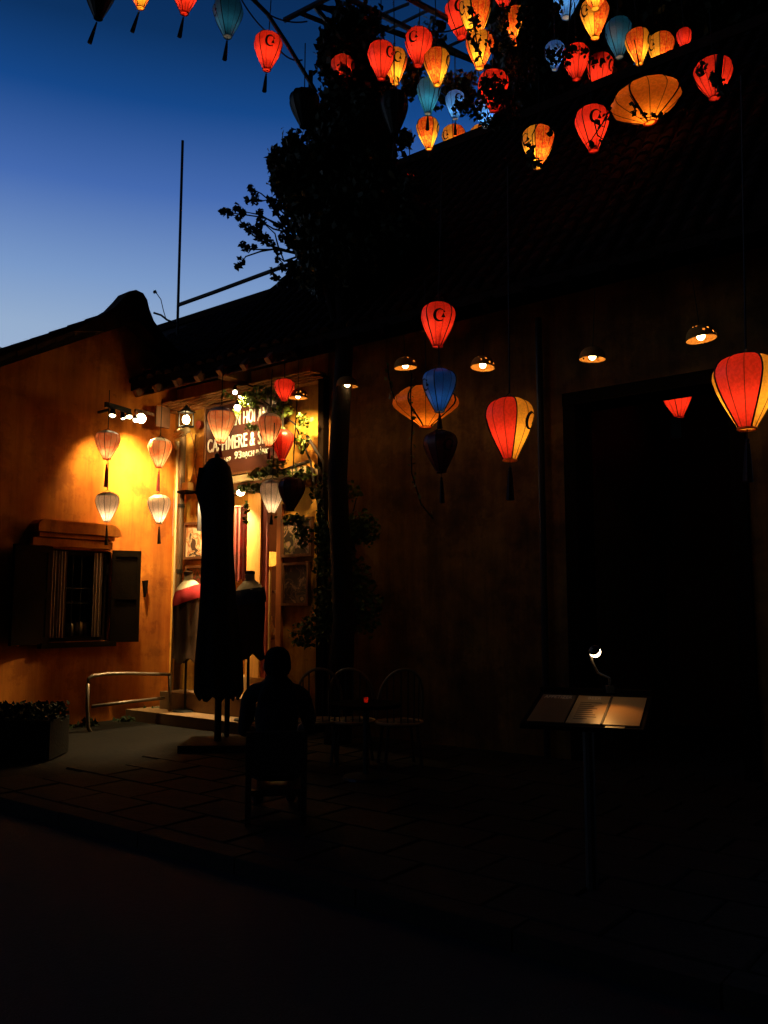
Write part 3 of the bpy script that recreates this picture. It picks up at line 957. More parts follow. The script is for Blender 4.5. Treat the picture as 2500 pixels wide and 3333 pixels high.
def head(px, py, tpx, tpy, power, r=.05, off=.45, size=84, show=None, toff=0.0):
    c = GABLE.hit(px, py, off); tg = GABLE.hit(tpx, tpy, toff)
    d = (tg - c).normalized()
    fd = Vector(show).normalized() if show else d
    u = fd.orthogonal().normalized(); w = fd.cross(u)

    def ring(z, rr, n=14):
        return [c + fd * z + (u * math.cos(2 * math.pi * k / n) + w * math.sin(2 * math.pi * k / n)) * rr for k in range(n)]
    n = 14
    v = ring(-.11, r * .6) + ring(-.05, r * .95) + ring(0, r)
    q = MB(); q.add(v, [(i * n + k, i * n + (k + 1) % n, (i + 1) * n + (k + 1) % n, (i + 1) * n + k) for i in range(2) for k in range(n)] + [tuple(range(n))])
    h = tr.part('spot_head', q, black)
    q = MB(); q.add(ring(-.012, r * .96), [tuple(range(n))]); q.smooth = False
    tr.part('lens', q, bulb_spot, h)
    q = MB(); q.tube([c - fd * .08, Vector((c.x, c.y, c.z + .10))], .010, 6); tr.part('stem', q, black, h)
    if power:
        spot('spot_beam', GABLE.w(c + d * .03), GABLE.w(tg), power, size, WARM, 1.0, .05, parent=tr.e)


CAMDIR = Vector((GABLE.x.dot(Vector((0, -1, 0))), GABLE.y.dot(Vector((0, -1, 0))), 0))
head(366, 1354, 325, 1570, 170, r=.042, off=.45, show=CAMDIR * .55 + Vector((.25, .1, -.75)))
head(421, 1358, 435, 1540, 420, r=.042, off=.45, show=CAMDIR * .6 + Vector((.35, .1, -.6)))
head(401, 1364, 380, 1600, 0, r=.03, off=.45, show=CAMDIR * .5 + Vector((.35, .1, -.8)))
head(459, 1362, 500, 1700, 1500, r=.066, off=.42, show=CAMDIR * 1.0 + Vector((.2, .0, -.25)))
head(441, 1369, 455, 1640, 0, r=.032, off=.42, show=CAMDIR * .8 + Vector((.2, .0, -.6)))

# lamps over the shop door, and interior light
c = SHOP.hit(783, 1604, .25)
t = Thing('door_lamp', 'small bright bulb lamp under the ledge of the shop door', 'lamp', SHOP, c)
q = MB(); q.ball(c, .05, 12, 8, sz=.8); t.part('bulb', q, emit('door_bulb', (1, .74, .36), 26))
q = MB(); q.tube([c + Vector((.06, .1, .02)), c + Vector((.05, .0, .02)), c], .014, 6); t.part('arm', q, black)
q = MB(); q.lathe([(.02, .10), (.055, .05), (.06, .03)], c, 10); t.part('cap', q, black)
point('door_lamp_glow', SHOP.w(c + Vector((0, -.09, -.03))), 7, WARM, .04, parent=t.e)
c = SHOP.hit(694, 1604, .30)
t = Thing('wall_downlight', 'hidden downlight washing the yellow wall behind the closed parasol', 'lamp', SHOP, c)
q = MB(); q.lathe([(.05, .08), (.065, 0)], c, 10); t.part('hood', q, black)
q = MB(); q.tube([c + Vector((0, .3, .07)), c + Vector((0, 0, .07))], .012, 6); t.part('arm', q, black)
q = MB(); q.box(c.x - .11, c.x - .10, c.y - .16, c.y + .05, c.z - .50, c.z + .08); t.part('light_block', q, black)  # added plates, unseen behind the parasol, that cut the beam at both sides
q = MB(); q.box(c.x + .12, c.x + .13, c.y - .16, c.y + .05, c.z - .34, c.z + .08); t.part('light_block', q, black)
q = MB(); q.ball(c + Vector((0, 0, .03)), .03, 8, 6); t.part('bulb', q, emit('downlight_bulb', (1, .76, .40), 20))
spot('downlight_beam', SHOP.w(c + Vector((0, 0, -.01))), SHOP.w(c + Vector((-.10, .25, -1.0))), 620, 135, (1, .70, .32), .4, .03, parent=t.e)
# two clip spots on the sign
for px, py, tx, ty, pw, lab, rr in ((765, 1277, 870, 1440, 160, 'small clip spotlight hidden in leaves above the sign', .028), (773, 1326, 740, 1450, 90, 'white clip spotlight shining among leaves at the top of the sign', .042)):
    c = SHOP.hit(px, py, .55); tg = SHOP.hit(tx, ty, .12)
    t = Thing('clip_spotlight', lab, 'spotlight', SHOP, c)
    q = MB(); q.ball(c, rr, 10, 6); t.part('bulb', q, emit('clip_bulb', (1, .82, .50), 20))
    q = MB(); q.lathe([(.012, .09), (.035, .03), (.04, .022)], c, 10); t.part('shade', q, black)
    q = MB(); q.tube([c + Vector((0, .53, .12)), c + Vector((0, .2, .14)), c + Vector((0, 0, .09))], .01, 6); t.part('arm', q, black)
    spot('clip_beam', SHOP.w(c + Vector((0, 0.06, -.03))), SHOP.w(tg), pw, 110 if pw < 200 else 76, WARM, .7, .03, parent=t.e)
# glowing bowl lamp inside the door
c = SHOP.hit(880, 1812, -.5)
t = Thing('bowl_lamp', 'gold glass bowl lamp glowing inside the shop door', 'lamp', SHOP, c)
q = MB(); q.lathe([(.03, -.13), (.07, -.115), (.105, -.05), (.11, .01), (.09, .06)], c, 14); t.part('bowl', q, fabric('gold_glass', (.85, .45, .10), .7, scale=30), smooth=True)
q = MB(); q.ball(c + Vector((0, 0, -.02)), .035, 8, 6); t.part('bulb', q, emit('bowl_bulb', (1, .7, .3), 30))
q = MB(); q.tube([c + Vector((0, 0, -.13)), c + Vector((0, 0, DZ0 - c.z + .02))], .022, 8); q.lathe([(.12, 0), (.10, .03)], (c.x, c.y, DZ0 + .003), 12, cap=True); t.part('stand', q, mat('brass', (.6, .38, .12), .3, metal=.9))
point('room_light', SHOP.w((dx2 - .15, 1.0, DZ1 - .2)), 40, (1, .55, .2), .06)
bpy.data.objects['room_light'].parent = sh.e
bpy.data.objects['room_light'].matrix_parent_inverse = sh.e.matrix_basis.inverted()
# shelf and goods in the shop
c = SHOP.hit(885, 2060, -.9)
t = Thing('goods_shelf', 'wooden shelf of goods just inside the shop door', 'shelf', SHOP, (c.x, .9, DZ0))
for z in (DZ0 + .15, c.z - .1, c.z + .55):
    q = MB(); q.box(c.x - .35, c.x + .5, .7, 1.1, z, z + .03); t.part('board', q, brownwood)
for x in (c.x - .33, c.x + .47):
    q = MB(); q.box(x, x + .03, .72, 1.08, DZ0, c.z + .6); t.part('upright', q, brownwood)
for px, rr, hh2, lab in ((868, .045, .13, 'short white ceramic vase on the shop shelf, leftmost'), (881, .055, .30, 'tall white ceramic figure shaped vase on the shop shelf'), (897, .042, .14, 'short white ceramic vase on the shop shelf, rightmost')):
    x = SHOP.hit(px, 2040, -.85).x
    q = MB(); q.lathe([(rr * .6, 0), (rr, hh2 * .3), (rr * .9, hh2 * .5), (rr * .4, hh2 * .75), (rr * .55, hh2 * .9), (rr * .45, hh2)], (x, .85, c.z - .069), 12, cap=True)
    single('ceramic_vase', lab, 'vase', q, ceramic, SHOP, (x, .85, c.z - .069), group='white vases on the shop shelf', smooth=True)
# hanging textile beside the post
a = SHOP.hit(757, 1985, .03).x; b = SHOP.hit(798, 1985, .03).x; z1 = SHOP.hit(780, 1650, .03).z; z0 = SHOP.hit(780, 1890, .03).z
t = Thing('hanging_textile', 'red and brown patterned textile hanging in the shop doorway', 'textile', SHOP, (a, 0, z0))
q = MB(); n = 14; vs = []
for i in range(n):
    x = a + (b - a) * i / (n - 1); y = -.03 + .018 * math.sin(i * 1.7)
    vs += [(x, y, z0 + .02 * math.sin(i)), (x, y, z1)]
q.add(vs, [(2 * i, 2 * i + 2, 2 * i + 3, 2 * i + 1) for i in range(n - 1)]); q.add([(v[0], v[1] + .006, v[2]) for v in vs], [(2 * i, 2 * i + 1, 2 * i + 3, 2 * i + 2) for i in range(n - 1)])
t.part('cloth', q, mat('textile_red', (.22, .025, .015), .9, scale=5, bump=.3, col2=(.05, .02, .012)))
q = MB(); q.tube([(a - .03, -.03, z1 + .01), (b + .03, -.03, z1 + .01)], .012, 6); t.part('rail', q, brownwood)


# ------------------------------------------------------------------ mannequins with shawls
def mannequin(px, pyneck, pyfoot, label, mats, shoulders, off, skirt, hem, dip=0):
    c = SHOP.hit(px, pyfoot, off)
    base = SHOP.w((c.x, -off, .22 if off < .8 else 0.0)); base_z = base.z
    wz = SHOP.hit(px, pyneck, off).z
    t = Thing('dress_form', label, 'mannequin', WORLD, base, group='dress forms outside the shop')
    bx, by = base.x, base.y
    hs = shoulders
    H = wz
    q = MB(); q.lathe([(.060, H - .62), (.105, H - .55), (.12, H - .40), (.135, H - .30), (.13, H - .22), (.10, H - .155), (.066, H - .11), (.05, H - .07), (.047, H - .02), (.047, H)], (bx, by, 0), 20, sx=1.25, sy=.85, cap=True)
    t.part('torso', q, mann, smooth=True)
    q = MB(); q.lathe([(.050, H + .001), (.052, H + .03), (.02, H + .04)], (bx, by, 0), 14, sx=1.2, cap=True); t.part('neck_cap', q, darkwood)
    # shawl over the shoulders in two bands, its hem dipping to one side
    q = MB(); q.lathe([(.058, H - .085), (.085, H - .115), (.112, H - .15), (.132, H - .19)], (bx, by, 0), 28, sx=1.25, sy=.9, pleat=.02, npl=5)
    q.v = [(x, y, z + (x - bx) * dip * .5) for x, y, z in q.v]; t.part('collar', q, mats[0], smooth=True)
    q = MB(); q.lathe([(.130, H - .180), (.145, H - .24), (.152, H - .31), (.150, H - .36)], (bx, by, 0), 28, sx=1.27, sy=.92, pleat=.03, npl=7)
    q.v = [(x, y, z + (x - bx) * dip) for x, y, z in q.v]; t.part('shawl', q, mats[1], smooth=True)
    q = MB(); q.lathe([(.138, H - .27), (.150, H - .42), (skirt * .86, H - .8), (skirt * .9, (H - .8 + hem) / 2), (skirt, hem)], (bx, by, 0), 36, sx=1.2, sy=.85, pleat=.07, npl=9)
    q.v = [(x, y, z + .04 * math.sin((x - bx) * 30) * (z < hem + .02)) for x, y, z in q.v]; t.part('dress', q, mats[2], smooth=True)
    q = MB(); q.tube([(bx, by, base_z + .02), (bx, by, H - .5)], .017, 8); t.part('stand_pole', q, black)
    q = MB(); q.lathe([(.16, .002), (.15, .02), (.03, .035)], (bx, by, base_z), 16, cap=True); t.part('stand_base', q, black)


mannequin(602, 1869, 2300, 'dress form in a red shawl and long dark dress by the house corner', (cream_c, red_c, brown_c), .2, .42, .15, .85, .35)
mannequin(806, 1868, 2290, 'dress form in a cream and navy shawl in front of the shop door', (cream_c, navy_c, brown_c), .2, .55, .155, .95, .15)
# long scarf on the wall right of the first dress form
a = SHOP.hit(632, 2000, .25); b = SHOP.hit(668, 1960, .25)
t = Thing('hanging_scarf', 'long rust coloured scarf hanging below the dark picture', 'scarf', SHOP, (a.x, 0, a.z))
q = MB(); zt = SHOP.hit(660, 1955, .2).z; zb = SHOP.hit(640, 2260, .2).z
n = 10; rows = 7; vs = []
for j in range(rows):
    k = j / (rows - 1); z = zt + (zb - zt) * k
    w_ = (.20 - .12 * math.sin(k * 2.6)) if k < .8 else .13
    for i in range(n):
        vs.append((b.x - .06 + (i / (n - 1) - .9) * w_ - .10 * k, -.12 + .022 * math.sin(i * 1.9 + j * .3), z))
fs = [(j * n + i, j * n + i + 1, (j + 1) * n + i + 1, (j + 1) * n + i) for j in range(rows - 1) for i in range(n - 1)]
q.add(vs, fs); q.add([(v[0], v[1] + .008, v[2]) for v in vs], [f[::-1] for f in fs]); t.part('cloth', q, rust_c, smooth=True)
q = MB(); q.ball((b.x - .05, -.12, zt + .01), .018); t.part('peg', q, blackwood)

# ------------------------------------------------------------------ closed parasol
D = 9.0
um = Thing('closed_parasol', 'tall closed black parasol standing before the shop sign', 'parasol', WORLD, (P(712, 1985, D).x, D, .1))
prof = [(1487, 706, 3), (1497, 706, 26), (1520, 706, 44), (1560, 704, 54), (1612, 701, 62), (1640, 706, 54), (1680, 707, 48), (1760, 708, 47), (1860, 709, 51), (1960, 710, 56), (2060, 712, 66), (2160, 712, 72), (2245, 712, 74), (2272, 712, 60)]
q = MB(); n = 40; vs = []
for y, x, r in prof:
    c = P(x, y, D); rr = r * D / F
    for k in range(n):
        t_ = 2 * math.pi * k / n
        amp = .0 if y < 1620 else .09
        z_ = c.z + (.03 * math.cos(8 * t_ + 1) if y > 2230 else 0)
        q2 = rr * (1 + amp * math.cos(8 * t_ + .9 * math.sin(y * .01)))
        vs.append((c.x + q2 * math.cos(t_), D + q2 * math.sin(t_), z_))
fs = [(j * n + k, j * n + (k + 1) % n, (j + 1) * n + (k + 1) % n, (j + 1) * n + k) for j in range(len(prof) - 1) for k in range(n)]
q.add(vs, fs)
um.part('canopy', q, canvas, smooth=True)
q = MB(); a = P(652, 1525, D - .05); b = P(640, 1610, D - .05)
q.prism([(a.x, a.z), (a.x + .2, a.z + .0), (a.x + .26, b.z), (b.x, b.z), (b.x + .015, (a.z + b.z) / 2)], D - .12, D + .05); um.part('valance_flap', q, canvas)
q = MB(); q.ball(P(706, 1484, D), .03); um.part('finial', q, black)
q = MB(); px = P(717, 1985, D).x; q.tube([(px, D, .12), (px, D, 1.4)], .036, 10); um.part('pole', q, black)
q = MB(); q.box(px - .33, px + .33, D - .33, D + .33, .1, .17); um.part('base', q, stone)
q = MB(); q.tube([(P(706, 1700, D).x, D - .19, P(706, 1700, D).z)] + [(P(707, 1690, D).x + .16 * math.sin(a_), D - .16 * math.cos(a_), P(707, 1690, D).z) for a_ in (.5, 1.2, 2.0)], .01, 5); um.part('tie_strap', q, black)
q = MB(); x2 = P(746, 1985, 9.3).x; q.tube([(x2, 9.3, .1), (x2, 9.3, 1.0)], .028, 8)
t = Thing('rope_post', 'short dark post standing just right of the parasol pole', 'post', WORLD, (x2, 9.3, .1))
t.part('post', q, black)
q = MB(); q.lathe([(.14, 0), (.13, .025)], (x2, 9.3, .101), 14, cap=True); t.part('foot', q, black)
q = MB(); q.ball((x2, 9.3, 1.02), .035); t.part('knob', q, black)

# ------------------------------------------------------------------ bent metal railing by the orange wall
off = .75


def G(px, py, o=off):
    v = GABLE.hit(px, py, o); return v


rl = Thing('metal_railing', 'bent metal tube railing at the foot of the orange wall', 'railing', GABLE, G(285, 2400))
zt = G(300, 2203).z
q = MB(); pts = [G(286, 2225), G(289, 2208), G(302, 2200), G(350, 2193), G(430, 2192), G(500, 2194), G(552, 2195)]
q.tube(pts, .022, 8); rl.part('top_rail', q, bare, smooth=True)
q = MB(); q.tube([G(286, 2224), G(284, 2300), G(287, 2368), G(305, 2402), G(307, 2410)], .022, 8); rl.part('leg', q, bare, smooth=True)
q = MB(); q.tube([G(300, 2299), G(420, 2284), G(534, 2272)], .020, 8); rl.part('lower_rail', q, bare, smooth=True)
q = MB(); q.tube([G(552, 2196), G(553, 2300), G(553, 2378)], .022, 8); rl.part('leg', q, bare, smooth=True)

# ------------------------------------------------------------------ pendant lamps
dome = MB(); n = 36; mrows = 9; vs = []
rim = .5
for j in range(mrows + 1):
    a_ = math.pi / 2 * j / mrows
    rr = .5 * (1 - (j / mrows) ** 2.2 * .86); z = .46 * math.sin(a_)
    for k in range(n):
        vs.append((rr * math.cos(2 * math.pi * k / n), rr * math.sin(2 * math.pi * k / n), z))
fs = [(j * n + k, j * n + (k + 1) % n, (j + 1) * n + (k + 1) % n, (j + 1) * n + k) for j in range(mrows) for k in range(n) if not (j > 0 and random.random() < .05)]
dome.add(vs, fs)
dome_me = dome.mesh('shade'); dome_me.materials.append(wicker)
rimq = MB(); rimq.tube([(.5 * math.cos(2 * math.pi * k / 24), .5 * math.sin(2 * math.pi * k / 24), 0) for k in range(25)], .014, 5, cap=False)
rim_me = rimq.mesh('rim'); rim_me.materials.append(wicker)
bq = MB(); bq.ball((0, 0, .10), .135, 14, 10); bq.smooth = True
bulb_me = bq.mesh('bulb'); bulb_me.materials.append(emit('pendant_bulb', (1, .68, .28), 24))
sq = MB(); sq.lathe([(.06, .22), (.06, .40), (.03, .46)], (0, 0, 0), 10, cap=True)
sock_me = sq.mesh('socket'); sock_me.materials.append(black)
cq = MB(); cq.tube([(0, 0, .44), (0, 0, 3.4)], .014, 5)
cord_me = cq.mesh('cord'); cord_me.materials.append(cordm)
PEND = [(970, 1295, 65, 'pendant lamp with amber wicker shade, nearest to the shop sign in the eave row'),
        (1130, 1258, 72, 'pendant lamp with amber wicker shade beside the dark tree trunk, second from the sign'),
        (1320, 1197, 76, 'pendant lamp above left of the blue lantern in the eave row'),
        (1571, 1196, 80, 'pendant lamp above the red and yellow lantern in the eave row'),
        (1928, 1169, 86, 'pendant lamp alone in the dark, second from the right end'),
        (2283, 1104, 99, 'nearest and largest pendant lamp at the right end of the eave row')]
for px, py, w_, lab in PEND:
    hit = SHOP.hit(px, py, .62)
    wp = SHOP.w(hit); d = wp.y; sc = w_ * d / F
    e = bpy.data.objects.new('pendant_lamp', None); COL.objects.link(e); e.location = wp; e.empty_display_size = .1
    e.rotation_euler = (random.uniform(-.10, .10), random.uniform(-.10, .10), random.uniform(0, 6)); e.scale = (sc,) * 3
    e['label'] = lab; e['category'] = 'pendant lamp'; e['group'] = 'pendant lamps along the eave'
    spot('pendant_fill', wp + Vector((0, 0, -.022)), SHOP.w(SHOP.hit(985, 1500) if px < 980 else hit + Vector((.12, .45, -1))), 260 if px < 980 else 1.2, 84 if px < 980 else 130, (1, .6, .22), .8, .03).parent = e  # added spot; far stronger at the first lamp to brighten the wall there
    bpy.context.view_layer.update()
    pb = e.children[0]; pb.matrix_parent_inverse = e.matrix_world.inverted()
    for nm, me in (('shade', dome_me), ('rim', rim_me), ('bulb', bulb_me), ('socket', sock_me), ('cord', cord_me)):
        o = bpy.data.objects.new(nm, me); COL.objects.link(o); o.parent = e
px, py, w_ = 2300, 1266, 38
for (px, py, w_, lab) in ((2300, 1266, 40, 'small dim pendant lamp inside the dark porch, seen past the lintel'), (2093, 1303, 24, 'tiny dim pendant lamp far inside the dark porch')):
    wp = SHOP.w(SHOP.hit(px, py, -1.6)); sc = w_ * wp.y / F
    e = bpy.data.objects.new('pendant_lamp', None); COL.objects.link(e); e.location = wp; e.scale = (sc,) * 3
    e['label'] = lab; e['category'] = 'pendant lamp'; e['group'] = 'pendant lamps inside the porch'
    o = bpy.data.objects.new('shade', dome_me); COL.objects.link(o); o.parent = e
    q = MB(); q.ball((0, 0, .16), .1); me = q.mesh('bulb'); me.materials.append(emit('dim_bulb', (1, .5, .2), 3))
    o = bpy.data.objects.new('bulb', me); COL.objects.link(o); o.parent = e
    o = bpy.data.objects.new('cord', cord_me); COL.objects.link(o); o.parent = e
c = SHOP.w(SHOP.hit(2200, 1393, -1.2))
q = MB(); q.box(-.055, .02, -.02, .02, -.11, .11)
q.box(.026, .05, -.016, .016, -.10, .11)
single('wall_plaque', 'faint teal plaque hanging under the cut off red lantern in the porch', 'plaque', q, plaque_m).location = c

# ------------------------------------------------------------------ silk lanterns
PROF_B = [(0, .27), (.06, .34), (.16, .47), (.28, .62), (.40, .765), (.52, .885), (.62, .96), (.70, 1.0), (.78, .985), (.86, .915), (.92, .80), (.965, .62), (1.0, .40)]
PROF_W = [(0, .16), (.10, .30), (.22, .52), (.36, .76), (.50, .95), (.60, 1.0), (.72, .97), (.84, .86), (.94, .70), (1.0, .56)]


def prof_r(pr, z):
    for (z0, r0), (z1, r1) in zip(pr, pr[1:]):
        if z <= z1:
            return r0 + (r1 - r0) * (z - z0) / (z1 - z0)
    return pr[-1][1]


NG = 12


def gore_r(t):
    """polygon-with-sag section of a shade stretched over NG ribs"""
    a = (t % (2 * math.pi / NG)) - math.pi / NG
    return math.cos(math.pi / NG) / math.cos(a) * .992 + .008 * abs(a) / (math.pi / NG)


LM = {}


def unit_meshes(pr, key):
    d = {}
    for p in range(4):
        q = MB(); sub = 4; ncol = 3 * sub + 1; vs = []
        for z, r in pr:
            for i in range(ncol):
                t = -math.pi / 2 - math.pi / 4 + p * math.pi / 2 + (math.pi / 2) * i / (ncol - 1)
                g_ = gore_r(t + math.pi / 2 + math.pi / 4)
                vs.append((.5 * r * g_ * math.cos(t), .5 * r * g_ * math.sin(t), z))
        fs = [(j * ncol + i, j * ncol + i + 1, (j + 1) * ncol + i + 1, (j + 1) * ncol + i) for j in range(len(pr) - 1) for i in range(ncol - 1)]
        q.add(vs, fs)
        q.smooth = True
        d['panel', p] = q
    for p in range(4):
        t = -math.pi / 2 - math.pi / 4 + p * math.pi / 2
        q = MB(); q.tube([(.5 * r * 1.012 * math.cos(t), .5 * r * 1.012 * math.sin(t), z) for z, r in pr], .0135, 5)
        d['rib', p] = q
    q = MB()
    for k in range(12):
        if k % 3 == 0:
            continue
        t = -math.pi / 2 - math.pi / 4 + k * math.pi / 6
        q.tube([(.5 * r * 1.006 * math.cos(t), .5 * r * 1.006 * math.sin(t), z) for z, r in pr], .0052, 4)
    d['seams'] = q
    r0 = .5 * pr[0][1]; r1 = .5 * pr[-1][1]
    q = MB(); q.tube([(r0 * 1.02 * math.cos(a), r0 * 1.02 * math.sin(a), -.012) for a in [2 * math.pi * k / 20 for k in range(21)]], .016, 5, cap=False); d['base_ring'] = q
    q = MB(); q.tube([(r1 * math.cos(a), r1 * math.sin(a), 1.0) for a in [2 * math.pi * k / 20 for k in range(21)]], .014, 5, cap=False)
    q.tube([(-r1, 0, 1.0), (0, 0, 1.10), (r1, 0, 1.0)], .010, 5); d['top_ring'] = q
    q = MB(); q.ball((0, 0, .0), .075, 8, 6, sz=.9); d['bulb'] = q
    q = MB(); q.lathe([(.5 * prof_r(pr, z) * 1.02, z + .004) for z in (.87, .91, .94, .97, 1.0)], (0, 0, 0), 24); q.smooth = True; d['cap'] = q
    q = MB(); q.lathe([(r0 * .97, 0), (.004, -.004)], (0, 0, .004), 16); d['liner'] = q
    # crescent emblem with a small wedge, wrapped on the front panel
    poly = []
    na = 20
    o_, i_ = [], []
    for k in range(na + 1):
        a = math.radians(50 + 262 * k / na)
        o_.append((math.cos(a), math.sin(a)))
        th = .13 + .36 * math.sin(math.pi * min(1, k / na * 1.02)) ** 1.5
        i_.append((math.cos(a) * (1 - th), math.sin(a) * (1 - th)))
    q = MB(); re = .175; zc = .60; HW = 1.22

    def onsurf(x, y):
        z = zc + y * re / HW; r = .5 * prof_r(pr, z) * 1.02
        t = -math.pi / 2 + x * re / (r)
        return (r * math.cos(t), r * math.sin(t), z)
    vs = [onsurf(*p_) for p_ in o_] + [onsurf(*p_) for p_ in i_]
    m_ = na + 1
    q.add(vs, [(k, k + 1, k + 1 + m_, k + m_) for k in range(na)])
    q.add([onsurf(*p_) for p_ in ((.66, .30), (1.06, -.32), (.30, -.36))], [(0, 1, 2)])
    q.add([onsurf(*p_) for p_ in ((.64, .77), (.95, .62), (.9, .42), (.62, .45))], [(0, 1, 2, 3)])
    d['emblem'] = q
    q = MB(); q.tube([(0, 0, -.012), (0, 0, -.16)], .008, 5)
    q.lathe([(.012, -.16), (.030, -.19), (.030, -.225), (.022, -.24), (.034, -.27), (.055, -.55), (.075, -.92), (.01, -.925)], (0, 0, 0), 12, pleat=.12, npl=6, cap=False); d['tassel'] = q
    d['cord'] = None
    LM[key] = {k: (v.mesh(k if isinstance(k, str) else k[0]) if v else None) for k, v in d.items()}


unit_meshes(PROF_B, 'b'); unit_meshes(PROF_W, 'w')
KIND = {  # emblem panels, other panels
    'red': ('red', 'red'), 'orange': ('yellow', 'brocade'), 'flame': ('yellow', 'red'), 'blue': ('blue', 'blue'), 'teal': ('teal', 'teal'),
    'sky': ('skyblue', 'skyblue'), 'white': ('white', 'white'), 'pink': ('pink', 'pink'), 'dark': ('dark', 'dark'), 'maroon': ('maroon', 'maroon'),
    'amber': ('amber', 'amber')}
CACHE = {}


def shared(key, name, fabn):
    k = (key, name, fabn)
    if k not in CACHE:
        me = LM[key][name].copy(); me.materials.clear(); me.materials.append(FAB[fabn]); CACHE[k] = me
    return CACHE[k]


def smat(key, name, m):
    k = (key, name, m.name)
    if k not in CACHE:
        me = LM[key][name].copy(); me.materials.clear(); me.materials.append(m); CACHE[k] = me
    return CACHE[k]


BULB = {'red': (1, .62, .34), 'orange': (1, .70, .36), 'flame': (1, .66, .34), 'blue': (.7, .85, 1), 'teal': (.75, .95, 1), 'sky': (.8, .9, 1), 'white': (1, .78, .5),
        'pink': (1, .72, .42), 'dark': (1, .6, .3), 'maroon': (1, .6, .3), 'amber': (1, .66, .3)}
GAIN = {'red': 92, 'orange': 96, 'flame': 78, 'blue': 34, 'teal': 42, 'sky': 60, 'white': 110, 'pink': 90, 'dark': 0, 'maroon': 0, 'amber': 30}


def lantern(px, yt, yb, w, d, kind, rot, br, label, tassel=0, lean=(0, 0), cord=.5, emblem=True, wide=False, group='silk lanterns hung in the air'):
    base = P(px, yb, d); top = P(px, yt, d)
    Wd = (P(px + w / 2, (yt + yb) / 2, d) - P(px - w / 2, (yt + yb) / 2, d)).length
    H = top.z - base.z
    key = 'w' if wide else 'b'
    e = bpy.data.objects.new('silk_lantern', None); COL.objects.link(e); e.empty_display_size = .1
    phi = math.atan2(base.x, base.y)
    e.location = base
    e.rotation_euler = (lean[0] + random.uniform(-.045, .045), lean[1] + random.uniform(-.045, .045), math.radians(rot) - phi)
    e['label'] = label; e['category'] = 'lantern'; e['group'] = group
    sc = (Wd, Wd, H)
    fa, fb = KIND[kind]

    def put(nm, me, scale=sc, par=e):
        o = bpy.data.objects.new(nm, me); COL.objects.link(o); o.parent = par; o.scale = scale
        return o
    for p in range(4):
        put('panel', shared(key, ('panel', p), fa if p % 2 == 0 else fb))
        put('rib', smat(key, ('rib', p), ribm))
    put('seams', smat(key, 'seams', ribm))
    put('base_ring', shared(key, 'base_ring', fa))
    put('top_ring', smat(key, 'top_ring', ribm))
    if br > 0:
        nm = 'lantern_bulb_%s_%d' % (kind, round(br * 20))
        put('bulb', smat(key, 'bulb', emit(nm, BULB[kind], GAIN[kind] * br)), (Wd, Wd, Wd)).location = (0, 0, H * (.30 if kind in ('orange', 'amber') else .44 if kind in ('red', 'flame') else .24 if kind in ('white', 'pink') else .36))
        put('liner', shared(key, 'liner', 'white' if kind in ('white', 'blue', 'teal', 'sky') else ('yellow' if fa == 'yellow' else ('amber' if kind == 'amber' else 'red'))))
    if kind in ('pink', 'white'):
        put('cap_highlight', smat(key, 'cap', ceramic))  # white stands in for an overexposed shoulder; real cap before the sign's right end
    if emblem and not wide:
        put('emblem', smat(key, 'emblem', emblem_m))
        o = put('emblem', smat(key, 'emblem', emblem_m)); o.rotation_euler = (0, 0, math.pi)
    if tassel:
        o = put('tassel', smat(key, 'tassel', tassel_r if kind in ('pink',) else tassel_m), (Wd, Wd, Wd * tassel)); o.rotation_euler = (random.uniform(-.05, .05), lean[1] * 0 + TL, 0)
        o.rotation_mode = 'XYZ'
        o.rotation_euler = (0, 0, 0)
        # wind pushes the tassel sideways: undo the lantern's spin first
        o.rotation_euler = Quaternion((0, 0, 1), -e.rotation_euler.z).to_matrix().to_euler()
        o.rotation_euler = (Matrix.Rotation(-e.rotation_euler.z, 3, 'Z') @ Matrix.Rotation(TL, 3, 'Y')).to_euler()
    if cord:
        q = MB(); q.tube([(0, 0, H * 1.09), (0, 0, H * 1.09 + cord)], .006, 5)
        me = q.mesh('cord'); me.materials.append(cordm)
        put('cord', me, (1, 1, 1))
    return e


TL = .0
LAN = []


def row(*a, **k):
    LAN.append(lantern(*a, **k))


G1 = 'lanterns strung across the sky at upper left'
TL = .26
row(320, -70, 58, 100, 8.8, 'dark', 20, 0, 'unlit dark lantern, leftmost along the top edge', tassel=1.0, group=G1)
TL = .30
row(457, -95, 24, 94, 9.0, 'orange', 10, .9, 'orange lantern cut by the top edge beside the dark one', tassel=1.0, group=G1)
TL = .14
row(600, -75, 42, 96, 9.0, 'red', 200, 1.0, 'red lantern cut by the top edge left of the teal one', tassel=.95, group=G1)
TL = .10
row(741, -2, 118, 97, 9.0, 'teal', -75, .22, 'dark teal lantern with a long tassel near the top edge', tassel=.95, group=G1)
TL = .04
row(868, 113, 226, 93, 9.2, 'red', 8, .95, 'red lantern with crescent emblem and tassel alone against the sky', tassel=.9, group=G1)
TL = 0
G2 = 'lanterns among the tree at top centre'
row(1119, 187, 291, 82, 9.0, 'red', 62, .75, 'dim red lantern in front of the tree, left of a red pair', group=G2)
row(1241, 144, 256, 90, 8.6, 'red', 42, 1.0, 'red lantern overlapping a smaller yellow lantern', group=G2, cord=1)
row(1287, 166, 272, 82, 9.0, 'orange', 12, 1.0, 'yellow lantern half hidden behind a red one', group=G2, cord=1)
row(1361, 98, 212, 92, 8.8, 'red', -25, 1.05, 'bright red lantern with emblem at its upper left', group=G2, cord=1)
row(1424, 164, 276, 86, 8.8, 'orange', 68, 1.1, 'orange brocade lantern just right of the bright red one', group=G2, cord=1)
